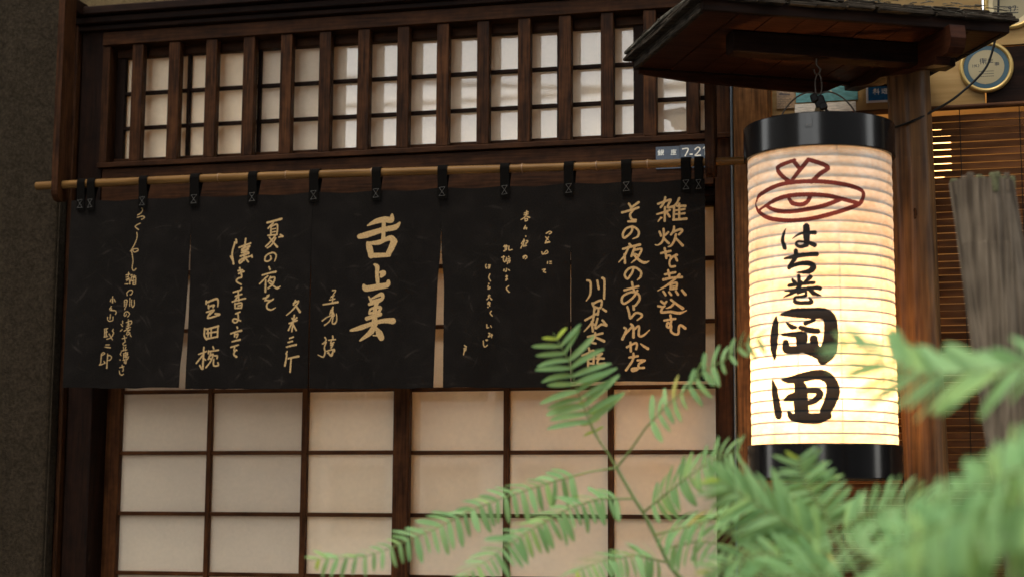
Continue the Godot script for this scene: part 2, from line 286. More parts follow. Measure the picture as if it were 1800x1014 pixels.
func span(called: String, x0: float, x1: float, y0: float, y1: float, z0: float, z1: float, material: Material, parent: Node3D = self, bev := 0.002) -> MeshInstance3D:
	return bar(called, Vector3((x0 + x1) / 2, (y0 + y1) / 2, (z0 + z1) / 2), Vector3(x1 - x0, y1 - y0, z1 - z0), material, parent, bev)

func paint(lin: Color, rough: float, spec := 0.5) -> StandardMaterial3D:
	var m := StandardMaterial3D.new()
	m.albedo_color = lin.linear_to_srgb()
	m.roughness = rough
	m.metallic_specular = spec
	return m

func noise(freq: float, s: int, octaves := 3) -> FastNoiseLite:
	var f := FastNoiseLite.new()
	f.noise_type = FastNoiseLite.TYPE_SIMPLEX_SMOOTH
	f.frequency = freq
	f.seed = s
	f.fractal_octaves = octaves
	return f

func grey(f: FastNoiseLite, w: int, h: int, tw: int, th: int) -> PackedByteArray:
	var im := f.get_seamless_image(w, h)
	im.convert(Image.FORMAT_L8)
	if w != tw or h != th:
		im.resize(tw, th, Image.INTERPOLATE_CUBIC)
	return im.get_data()

# two colours mixed by layered grain; along: 0 even, 1 long in u, 2 long in v. Returns [colour texture, height texture]
func grain(dark: Color, light: Color, along: int, s: int, contrast := 1.0, size := 512) -> Array:
	var a: PackedByteArray
	var b: PackedByteArray
	var c := grey(noise(0.02, s + 7, 3), 256, 256, size, size)
	if along == 1:
		a = grey(noise(0.11, s, 4), 24, size, size, size)
		b = grey(noise(0.05, s + 3, 3), 48, size / 2, size, size)
	elif along == 2:
		a = grey(noise(0.11, s, 4), size, 24, size, size)
		b = grey(noise(0.05, s + 3, 3), size / 2, 48, size, size)
	else:
		a = grey(noise(0.12, s, 4), size, size, size, size)
		b = grey(noise(0.03, s + 3, 4), size, size, size, size)
	var out := PackedByteArray()
	out.resize(size * size * 3)
	var hgt := PackedByteArray()
	hgt.resize(size * size)
	var ramp := PackedByteArray()
	for k in 256:
		var col := dark.lerp(light, k / 255.0).linear_to_srgb()
		ramp.append(int(col.r * 255.0)); ramp.append(int(col.g * 255.0)); ramp.append(int(col.b * 255.0))
	for i in size * size:
		var x := 0.5 * a[i] + 0.3 * b[i] + 0.2 * c[i]
		var k := clampi(int(127.0 + (x - 127.0) * 1.9 * contrast), 0, 255) * 3
		out[i * 3] = ramp[k]; out[i * 3 + 1] = ramp[k + 1]; out[i * 3 + 2] = ramp[k + 2]
		hgt[i] = clampi(int(127.0 + (0.7 * a[i] + 0.3 * b[i] - 127.0) * 1.6), 0, 255)
	var im := Image.create_from_data(size, size, false, Image.FORMAT_RGB8, out)
	var ih := Image.create_from_data(size, size, false, Image.FORMAT_L8, hgt)
	return [ImageTexture.create_from_image(im), ImageTexture.create_from_image(ih)]

func grained(g: Array, rough: float, metres: float, relief := 0.0, world := true) -> StandardMaterial3D:
	var m := StandardMaterial3D.new()
	m.albedo_texture = g[0]
	m.roughness = rough
	m.uv1_triplanar = true
	m.uv1_world_triplanar = world
	m.uv1_scale = Vector3.ONE / metres
	m.uv1_triplanar_sharpness = 8.0
	m.metallic_specular = 0.18
	if relief > 0.0:
		m.heightmap_enabled = true
		m.heightmap_texture = g[1]
		m.heightmap_scale = relief
	return m

# a second, much larger pattern of dirt and fading over the first
func weathered(m: StandardMaterial3D, tex: Texture2D, metres: float) -> void:
	m.detail_enabled = true
	m.detail_albedo = tex
	m.detail_blend_mode = BaseMaterial3D.BLEND_MODE_MUL
	m.detail_uv_layer = BaseMaterial3D.DETAIL_UV_2
	m.uv2_triplanar = true
	m.uv2_world_triplanar = true
	m.uv2_scale = Vector3.ONE / metres

# brush strokes (x, y, width in half millimetres) into a coverage mask
func brush(mask: PackedByteArray, w: int, h: int, strokes: Array, k: float, ragged: FastNoiseLite, rag := 0.5, off := Vector2.ZERO) -> PackedByteArray:
	for st in strokes:
		var pts := []
		var cnt: int = st.size() / 3
		for i in cnt:
			pts.append(Vector3(st[i * 3] * k + off.x, st[i * 3 + 1] * k + off.y, maxf(st[i * 3 + 2] * k * 0.5, 0.45)))
		var fine := [pts[0]]
		for i in cnt - 1:
			var p0: Vector3 = pts[maxi(i - 1, 0)]
			var p3: Vector3 = pts[mini(i + 2, cnt - 1)]
			var steps := 4 if cnt > 2 else 1
			for q in steps:
				var c: Vector3 = (pts[i] as Vector3).cubic_interpolate(pts[i + 1], p0, p3, float(q + 1) / steps)
				c.z = lerpf(pts[i].z, pts[i + 1].z, float(q + 1) / steps)
				fine.append(c)
		for i in fine.size() - 1:
			var a := Vector2(fine[i].x, fine[i].y)
			var b := Vector2(fine[i + 1].x, fine[i + 1].y)
			var r0: float = fine[i].z
			var r1: float = fine[i + 1].z
			var rm := maxf(r0, r1) + 2.0
			var ab := b - a
			var l2 := maxf(ab.length_squared(), 0.0001)
			for y in range(maxi(int(minf(a.y, b.y) - rm), 0), mini(int(maxf(a.y, b.y) + rm) + 1, h)):
				for x in range(maxi(int(minf(a.x, b.x) - rm), 0), mini(int(maxf(a.x, b.x) + rm) + 1, w)):
					var px := Vector2(x, y)
					var t := clampf((px - a).dot(ab) / l2, 0.0, 1.0)
					var d := px.distance_to(a + ab * t) - lerpf(r0, r1, t)
					if d > 1.5:
						continue
					if d > -3.0:
						d += ragged.get_noise_2d(x, y) * rag
					var cov := int(clampf(0.5 - d, 0.0, 1.0) * 255.0)
					var at := y * w + x
					if cov > mask[at]:
						mask[at] = cov
	return mask

func frac(x: float) -> float:
	return x - floorf(x)

func _ready() -> void:
	rng.seed = 7
	view_and_light()
	materials()
	building()
	doors()
	curtain()
	lantern()
	lantern_roof()
	side_window()
	posts_and_cord()
	shrubs()
	street()

func view_and_light() -> void:
	var cam := Camera3D.new()
	cam.name = "camera"
	add_child(cam)
	cam.position = Vector3(1.15, 1.35, 4.5)
	cam.rotation = Vector3(0.13209, 0.24337, 0.0057)
	cam.keep_aspect = Camera3D.KEEP_HEIGHT
	var lens := CameraAttributesPhysical.new()
	lens.frustum_focal_length = 12.0 / (507.0 / 2900.0)
	lens.frustum_focus_distance = 4.35
	lens.frustum_near = 0.05
	lens.frustum_far = 300.0
	lens.exposure_aperture = 2.9
	cam.attributes = lens
	cam.fov = rad_to_deg(2.0 * atan(507.0 / 2900.0))
	cam.near = 0.05
	cam.far = 300.0
	cam.current = true
	var env := Environment.new()
	env.background_mode = Environment.BG_SKY
	var sky := Sky.new()
	var air := ProceduralSkyMaterial.new()
	air.sky_top_color = Color(0.66, 0.69, 0.72)
	air.sky_horizon_color = Color(0.90, 0.885, 0.85)
	air.sky_curve = 0.25
	air.ground_bottom_color = Color(0.25, 0.24, 0.22)
	air.ground_horizon_color = Color(0.5, 0.5, 0.48)
	air.sun_angle_max = 1.0
	sky.sky_material = air
	env.sky = sky
	env.tonemap_mode = Environment.TONE_MAPPER_LINEAR
	env.tonemap_exposure = 6.3
	env.sdfgi_enabled = true
	env.ssao_enabled = true
	env.ssil_enabled = true
	var we := WorldEnvironment.new()
	we.name = "environment"
	we.environment = env
	add_child(we)
	var sun := DirectionalLight3D.new()
	sun.name = "sun"
	sun.light_energy = 0.15
	sun.light_angular_distance = 25.0
	sun.light_color = Color(1.0, 0.97, 0.92)
	sun.rotation_degrees = Vector3(-66, -30, 0)
	sun.shadow_enabled = true
	add_child(sun)

func materials() -> void:
	M.wood_v = grained(grain(Color(0.015, 0.0054, 0.0018), Color(0.056, 0.0205, 0.0068), 2, 11), 0.55, 0.5, 0.03)
	M.wood_h = grained(grain(Color(0.015, 0.0054, 0.0018), Color(0.056, 0.0205, 0.0068), 1, 12), 0.55, 0.5, 0.03)
	M.bars = []
	for k in 3:
		var q: float = [0.78, 1.0, 1.22][k]
		M.bars.append(grained(grain(Color(0.013, 0.0047, 0.0016) * q, Color(0.064, 0.0235, 0.0076) * q, 2, 110 + k, 1.25), 0.5, 0.42 + 0.06 * k, 0.05))
	M.door_v = grained(grain(Color(0.030, 0.0102, 0.0032), Color(0.096, 0.034, 0.0105), 2, 18), 0.5, 0.5, 0.03)
	M.door_h = grained(grain(Color(0.030, 0.0102, 0.0032), Color(0.096, 0.034, 0.0105), 1, 19), 0.5, 0.5, 0.03)
	M.wood_dark_v = grained(grain(Color(0.006, 0.0026, 0.0015), Color(0.019, 0.0075, 0.0038), 2, 15), 0.6, 0.5, 0.03)
	M.wood_dark_h = grained(grain(Color(0.006, 0.0026, 0.0015), Color(0.019, 0.0075, 0.0038), 1, 16), 0.6, 0.5, 0.03)
	M.post_wood = grained(grain(Color(0.060, 0.0245, 0.0085), Color(0.185, 0.082, 0.028), 2, 21, 1.2), 0.5, 0.55, 0.05)
	M.log_wood = grained(grain(Color(0.034, 0.0140, 0.0052), Color(0.165, 0.078, 0.027), 2, 27, 1.0), 0.6, 0.75, 0.10)
	M.log_wood.clearcoat_enabled = true
	M.log_wood.clearcoat = 0.25
	M.log_wood.clearcoat_roughness = 0.4
	M.knot = grained(grain(Color(0.018, 0.008, 0.004), Color(0.075, 0.034, 0.014), 0, 29, 1.3, 256), 0.7, 0.05)
	M.bleached = grained(grain(Color(0.050, 0.037, 0.026), Color(0.185, 0.143, 0.102), 2, 33, 1.0), 0.9, 0.62, 0.6)
	M.lichen = grained(grain(Color(0.06, 0.056, 0.028), Color(0.22, 0.22, 0.12), 0, 36, 1.2), 0.95, 0.12, 0.3)
	M.wood_roof = grained(grain(Color(0.014, 0.0042, 0.002), Color(0.040, 0.013, 0.0055), 1, 44, 1.1), 0.55, 0.5, 0.04, false)
	M.bark = grained(grain(Color(0.006, 0.0045, 0.0032), Color(0.05, 0.038, 0.027), 1, 41, 1.4), 0.9, 0.28, 0.35)
	M.bark_pale = grained(grain(Color(0.03, 0.026, 0.019), Color(0.14, 0.125, 0.098), 1, 43, 1.4), 0.9, 0.22, 0.3)
	M.plaster = grained(grain(Color(0.014, 0.0096, 0.0056), Color(0.076, 0.055, 0.034), 0, 51, 0.85), 0.95, 0.21, 0.75)
	M.sand = grained(grain(Color(0.09, 0.062, 0.030), Color(0.19, 0.135, 0.068), 0, 55, 1.0), 0.95, 0.2, 0.4)
	M.panel_board = grained(grain(Color(0.25, 0.15, 0.055), Color(0.37, 0.235, 0.098), 1, 58, 0.8), 0.5, 0.9, 0.02)
	M.bamboo = grained(grain(Color(0.078, 0.036, 0.010), Color(0.17, 0.088, 0.028), 1, 61, 1.0), 0.32, 0.6, 0.01)
	M.bamboo_node = paint(Color(0.16, 0.075, 0.025), 0.5)
	M.slat = []
	for k in 4:
		var q := 1.0 + 0.13 * (k - 1.5)
		M.slat.append(grained(grain(Color(0.045, 0.016, 0.0055) * q, Color(0.11, 0.044, 0.015) * q, 1, 70 + k, 1.1, 256), 0.55, 0.5, 0.03))
	var bloom: Texture2D = grain(Color(0.62, 0.60, 0.57), Color(1.0, 1.0, 1.0), 0, 137, 1.1)[0]
	weathered(M.plaster, bloom, 0.9)
	for m in M.bars + [M.wood_v, M.wood_h, M.wood_dark_v, M.wood_dark_h, M.door_v, M.door_h, M.post_wood]:
		weathered(m, bloom, 1.7)
	# paper behind glass: a faint fibre pattern under a smooth clear front
	M.pane = []
	for k in 4:
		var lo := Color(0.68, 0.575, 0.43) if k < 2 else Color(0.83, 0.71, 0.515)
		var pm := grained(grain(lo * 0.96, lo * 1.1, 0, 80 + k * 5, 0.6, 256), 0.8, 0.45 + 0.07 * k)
		pm.backlight_enabled = true
		pm.backlight = Color(0.73, 0.73, 0.73)
		M.pane.append(pm)
	M.glass = StandardMaterial3D.new()
	M.glass.albedo_color = Color(1, 1, 1, 0.04)
	M.glass.transparency = BaseMaterial3D.TRANSPARENCY_ALPHA
	M.glass.roughness = 0.015
	M.lacquer = paint(Color(0.006, 0.0055, 0.0055), 0.35, 0.0)
	var lq := grain(Color(0.4, 0.4, 0.4), Color(0.6, 0.6, 0.6), 2, 91, 1.0, 256)
	M.lacquer.heightmap_enabled = true
	M.lacquer.heightmap_texture = lq[1]
	M.lacquer.heightmap_scale = 0.012
	M.lacquer.uv1_triplanar = true
	M.lacquer.uv1_scale = Vector3.ONE / 0.25
	M.lacquer.clearcoat_enabled = true
	M.lacquer.clearcoat = 0.75
	M.lacquer.clearcoat_roughness = 0.17
	M.iron = paint(Color(0.055, 0.042, 0.032), 0.45)
	M.iron.metallic = 0.6
	M.rubber = paint(Color(0.005, 0.0045, 0.004), 0.5, 0.25)
	M.conduit = paint(Color(0.06, 0.07, 0.08), 0.4)
	M.thread = paint(Color(0.055, 0.048, 0.04), 0.8)
	M.cloth = paint(Color(0.0045, 0.0038, 0.0032), 0.95, 0.1)
	M.string = paint(Color(0.30, 0.20, 0.11), 0.8)
	M.stem = paint(Color(0.12, 0.17, 0.045), 0.6)
	M.rachis = paint(Color(0.16, 0.22, 0.055), 0.6)
	M.leaf = []
	for c in [Color(0.152, 0.268, 0.112), Color(0.115, 0.218, 0.092), Color(0.190, 0.312, 0.138), Color(0.25, 0.31, 0.04), Color(0.135, 0.240, 0.100), Color(0.195, 0.300, 0.105), Color(0.090, 0.178, 0.072), Color(0.28, 0.24, 0.07)]:
		var lm := paint(c, 0.6, 0.22)
		lm.backlight_enabled = true
		lm.backlight = Color(0.60, 0.70, 0.34)
		M.leaf.append(lm)

func building() -> void:
	# the rough wall beside the entrance
	var w := thing("plaster_wall", "rough brown stucco wall beside the entrance", "wall", Vector3(-2.4, 0, 0))
	put("wall", MB.new().box(Vector3(-13.97, 3.0, -0.12), Vector3(30.0, 6.0, 0.36), 0.014).mesh(), M.plaster, w)
	span("edge_bead", 1.029, 1.034, 0.0, 6.0, 0.02, 0.056, M.plaster, w, 0.001)
	var up := thing("upper_wall", "sandy plaster wall above the lattice window", "wall", Vector3(0, 2.9, 0))
	span("wall", -1.36, 2.6, -0.0255, 3.1, -0.25, 0.012, M.sand, up, 0.004)
	var hb := thing("head_beam", "dark grooved beam above the lattice window", "beam", Vector3(0, 2.8, 0))
	span("moulding", -1.36, 0.664, 0.046, 0.072, -0.2, 0.045, M.wood_dark_h, hb, 0.004)
	span("moulding", -1.36, 0.664, 0.021, 0.043, -0.2, 0.03, M.wood_dark_h, hb, 0.004)
	span("moulding", -1.36, 0.664, 0.002, 0.018, -0.2, 0.016, M.wood_dark_h, hb, 0.003)
	tag(span("neighbour_wall", 2.61, 32.0, 0.0, 6.0, -0.3, 0.05, M.plaster, self, 0.01), "stucco wall of the house next door past the bamboo blind", "wall")
	# lattice window over the doors
	var t := thing("lattice_window", "long dark lattice window of upright bars over pale panes", "window", Vector3(0, 2.37, 0))
	span("head_rail", -1.275, 0.664, 0.386, 0.428, -0.055, 0.004, M.wood_h, t)
	span("sill_rail", -1.275, 0.664, 0.0, 0.016, -0.08, 0.010, M.wood_h, t)
	span("side_frame", -1.275, -1.250, 0.018, 0.384, -0.055, -0.001, M.wood_v, t)
	for i in 15:
		var x := -1.157 + 0.12205 * i + rng.randf_range(-0.001, 0.001)
		bar("bar", Vector3(x, 0.2013, -0.016), Vector3(0.0375, 0.3665, 0.030), M.bars[rng.randi_range(0, 2)], t, 0.0025)
	# thin glazed frames behind the bars
	span("frame_rail", -1.249, 0.66, 0.3565, 0.3845, -0.075, -0.045, M.wood_h, t)
	span("frame_rail", -1.249, 0.66, 0.0175, 0.0375, -0.075, -0.045, M.wood_h, t)
	var xs := [-1.2400, -1.004, -0.772, -0.545, -0.315, -0.075, 0.160, 0.390, 0.640]
	for k in xs.size():
		var wide := 0.018 if k == 0 else (0.015 if k == 7 else 0.0095)
		span("stile" if k in [0, 7, 8] else "muntin", xs[k] - wide, xs[k] + (wide if k in [0, 7, 8] else 0.0), 0.0378, 0.3562, -0.070, -0.052, M.wood_dark_v, t, 0.0012)
	for y in [0.1345, 0.2445]:
		for k in 8:
			span("muntin", xs[k] + (0.018 if k == 0 else (0.0155 if k == 7 else 0.0005)), xs[k + 1] - (0.0155 if k == 6 else 0.0185 if k == 7 else 0.010), y - 0.0055, y + 0.0055, -0.068, -0.054, M.wood_dark_h, t, 0.001)
	for k in 8:
		var ys := [0.030, 0.1345, 0.2445, 0.362]
		for r in 3:
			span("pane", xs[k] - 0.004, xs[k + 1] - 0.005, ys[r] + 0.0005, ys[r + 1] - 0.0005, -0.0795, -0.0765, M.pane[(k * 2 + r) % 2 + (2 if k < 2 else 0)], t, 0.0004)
	span("glass", xs[0] + 0.02, xs[7], 0.0380, 0.3560, -0.0735, -0.0722, M.glass, t, 0.0002)
	span("glass", xs[7] + 0.002, xs[8] - 0.02, 0.0380, 0.3560, -0.0735, -0.0722, M.glass, t, 0.0002)
	# lintel behind the curtain pole
	var l := thing("lintel", "reddish brown lintel board behind the bamboo pole", "lintel", Vector3(0, 2.3, 0))
	span("board", -1.262, 0.609, -0.058, 0.068, -0.15, 0.0, M.wood_h, l, 0.003)
	span("track", -1.262, 0.609, -0.085, -0.060, -0.16, -0.03, M.wood_dark_h, l, 0.003)
	var dp := thing("door_post", "dark square door post against the stucco wall", "post", Vector3(-1.305, 0, 0))
	span("post", -0.044, 0.041, 0.0, 2.86, -0.16, -0.002, M.wood_dark_v, dp, 0.006)
	span("trim", -0.060, -0.046, 0.0, 2.86, -0.06, 0.018, M.wood_v, dp, 0.002)
	var dj := thing("door_jamb", "dark red jamb where the paper doors end", "jamb", Vector3(0.635, 0, 0))
	span("jamb", -0.024, 0.023, 0.0, 2.8, -0.17, 0.0, M.wood_v, dj, 0.004)
	tag(put("conduit", MB.new().tube(PackedVector3Array([Vector3(0.6615, 0.0, 0.012), Vector3(0.6615, 2.8, 0.012)]), PackedFloat32Array([0.0035, 0.0035]), 10).mesh(), M.conduit), "thin grey conduit running up between jamb and brown post", "conduit")
	tag(span("square_post", 0.6665, 0.764, 0.0, 2.86, -0.12, 0.018, M.post_wood, self, 0.005), "square brown wooden post just behind the paper lantern", "post")
	# curtain hangers
	for side in 2:
		var x: float = [-1.3405, 0.6045][side]
		var w2: float = [0.0205, 0.0255][side]
		var lo: float = [2.245, 2.236][side]
		var o := thing("hanger_board", ["slim wooden hanger board holding the pole beside the stucco wall", "slim wooden hanger board with rounded foot holding the pole near the lantern"][side], "bracket", Vector3(x, lo, 0), "hanger boards")
		var poly := PackedVector2Array()
		for k in 9:
			var a := PI + PI * k / 8.0
			poly.append(Vector2(0.125 + cos(a) * 0.034, 0.03 + sin(a) * 0.03))
		poly.append(Vector2(0.159, 0.66)); poly.append(Vector2(0.091, 0.66))
		var m := MB.new().prism(poly, 0.0, w2)
		var turn := Basis(Vector3(0, 0, 1), Vector3(0, 1, 0), Vector3(1, 0, 0))
		for k in m.v.size():
			m.v[k] = turn * m.v[k]; m.n[k] = turn * m.n[k]
		for k in range(0, m.ix.size(), 3):
			var s := m.ix[k + 1]
			m.ix[k + 1] = m.ix[k + 2]; m.ix[k + 2] = s
		put("board", m.mesh(), M.wood_v, o)
		span("arm", 0.004, w2 - 0.004, 0.60, 0.64, -0.02, 0.091, M.wood_dark_h, o)

func door(called: String, label: String, z: float, xs: Array, st0: float, st1: float, tone: Array) -> void:
	var o := thing(called, label, "sliding door", Vector3(st0, 0, z), "paper sliding doors")
	var d := -0.028
	span("stile", 0.0, xs[0] - st0, 0.02, 2.236, d, 0.0, M.door_v, o, 0.002)
	span("stile", xs[5] - st0, st1 - st0, 0.02, 2.236, d, 0.0, M.door_v, o, 0.002)
	var ys := [0.60, 0.788, 0.970, 1.150, 1.327, 1.508, 1.692, 1.877, 2.056, 2.205]
	span("top_rail", xs[0] - st0 + 0.0005, xs[5] - st0 - 0.0005, 2.205, 2.236, d, -0.001, M.door_h, o, 0.002)
	span("bottom_rail", xs[0] - st0 + 0.0005, xs[5] - st0 - 0.0005, 0.55, 0.60, d, -0.001, M.door_h, o, 0.002)
	span("kick_board", xs[0] - st0 + 0.0005, xs[5] - st0 - 0.0005, 0.02, 0.548, -0.022, -0.008, M.door_h, o, 0.002)
	span("glass", xs[0] - st0 + 0.0006, xs[5] - st0 - 0.0006, 0.6006, 2.2044, -0.0237, -0.0224, M.glass, o, 0.0002)
	for c in 3:
		var x0: float = xs[c * 2] - st0
		var x1: float = xs[c * 2 + 1] - st0
		if c < 2:
			span("muntin", x1, xs[c * 2 + 2] - st0, 0.6005, 2.2045, -0.022, -0.003, M.door_v, o, 0.0015)
		for r in 9:
			if r > 0:
				span("muntin", x0 + 0.0004, x1 - 0.0004, ys[r] - 0.006, ys[r] + 0.006, -0.020, -0.006, M.door_h, o, 0.0012)
			span("pane", x0 - 0.003, x1 + 0.003, ys[r] + 0.0006, ys[r + 1] - 0.0006, -0.0278, -0.0242, M.pane[tone[c] + (r + c) % 2], o, 0.0004)

func doors() -> void:
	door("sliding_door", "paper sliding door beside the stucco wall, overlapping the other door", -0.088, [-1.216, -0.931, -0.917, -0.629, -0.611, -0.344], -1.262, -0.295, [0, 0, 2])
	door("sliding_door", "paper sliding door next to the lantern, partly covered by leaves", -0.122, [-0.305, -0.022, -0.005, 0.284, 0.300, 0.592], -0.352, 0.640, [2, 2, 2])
	# the room behind the paper, lit by one hanging lamp
	var rm := paint(Color(0.42, 0.34, 0.24), 0.9)
	for q in [[Vector3(-0.35, 1.42, -3.05), Vector3(2.4, 2.84, 0.1)], [Vector3(-1.51, 1.42, -1.6), Vector3(0.08, 2.84, 2.8)], [Vector3(0.70, 1.42, -1.6), Vector3(0.012, 2.84, 2.8)]]:
		setting("interior_wall", MB.new().box(q[0], q[1], 0.002).mesh(), rm)
	setting("interior_ceiling", MB.new().box(Vector3(-0.35, 2.88, -1.65), Vector3(2.5, 0.06, 2.9), 0.002).mesh(), rm)
	setting("interior_floor", MB.new().box(Vector3(-0.35, 0.03, -1.65), Vector3(2.5, 0.06, 2.8), 0.002).mesh(), M.wood_h)
	var pl := thing("pendant_lamp", "warm hanging lamp glowing behind the paper doors", "lamp", Vector3(-0.2, 2.05, -1.5))
	var sh := paint(Color(0.9, 0.8, 0.62), 0.8)
	sh.emission_enabled = true
	sh.emission = Color(1.0, 0.70, 0.38)
	sh.emission_energy_multiplier = 1.0
	put("lamp_shade", MB.new().lathe(PackedVector2Array([Vector2(0.0, -0.12), Vector2(0.09, -0.11), Vector2(0.14, -0.05), Vector2(0.15, 0.0), Vector2(0.14, 0.05), Vector2(0.09, 0.11), Vector2(0.0, 0.12)]), 32).mesh(), sh, pl)
	put("cord", MB.new().tube(PackedVector3Array([Vector3(0, 0.11, 0), Vector3(0, 0.79, 0)]), PackedFloat32Array([0.003, 0.003]), 6).mesh(), M.rubber, pl)
	var il := OmniLight3D.new()
	il.name = "pendant_lamp_light"
	il.light_color = Color(1.0, 0.80, 0.43)
	il.light_energy = 0.27
	il.light_size = 0.12
	il.omni_range = 6.0
	il.omni_attenuation = 2.0
	il.shadow_enabled = true
	add_child(il)
	il.position = pl.position

const PANEL_X := [-1.287, -0.900, -0.524, -0.141, 0.231, 0.600]

func panel_edge(i: int, right: bool, y: float) -> float:
	var x: float = PANEL_X[i + 1] if right else PANEL_X[i]
	var t := clampf((2.14 - y) / 0.46, 0.0, 1.0)
	var e := 0.0
	match i * 2 + int(right):
		0: e = 0.004 * t
		1: e = -0.0025 * minf(t * 6.0, 1.0) - 0.017 * pow(t, 1.7) + 0.003 * smoothstep(0.85, 1.0, t)
		2: e = 0.0005 + 0.0008 * t
		3: e = -0.0008 - 0.0010 * smoothstep(0.1, 0.4, t)
		4: e = 0.0018 * smoothstep(0.15, 0.35, t) + 0.001 * t
		5: e = -0.006 * smoothstep(0.14, 0.4, t) - 0.005 * t
		6: e = 0.008 * smoothstep(0.14, 0.4, t) + 0.007 * t
		7: e = -0.0012 * smoothstep(0.14, 0.3, t)
		8: e = 0.0008 * smoothstep(0.14, 0.3, t)
		9: e = -0.003 * t
	return x + e

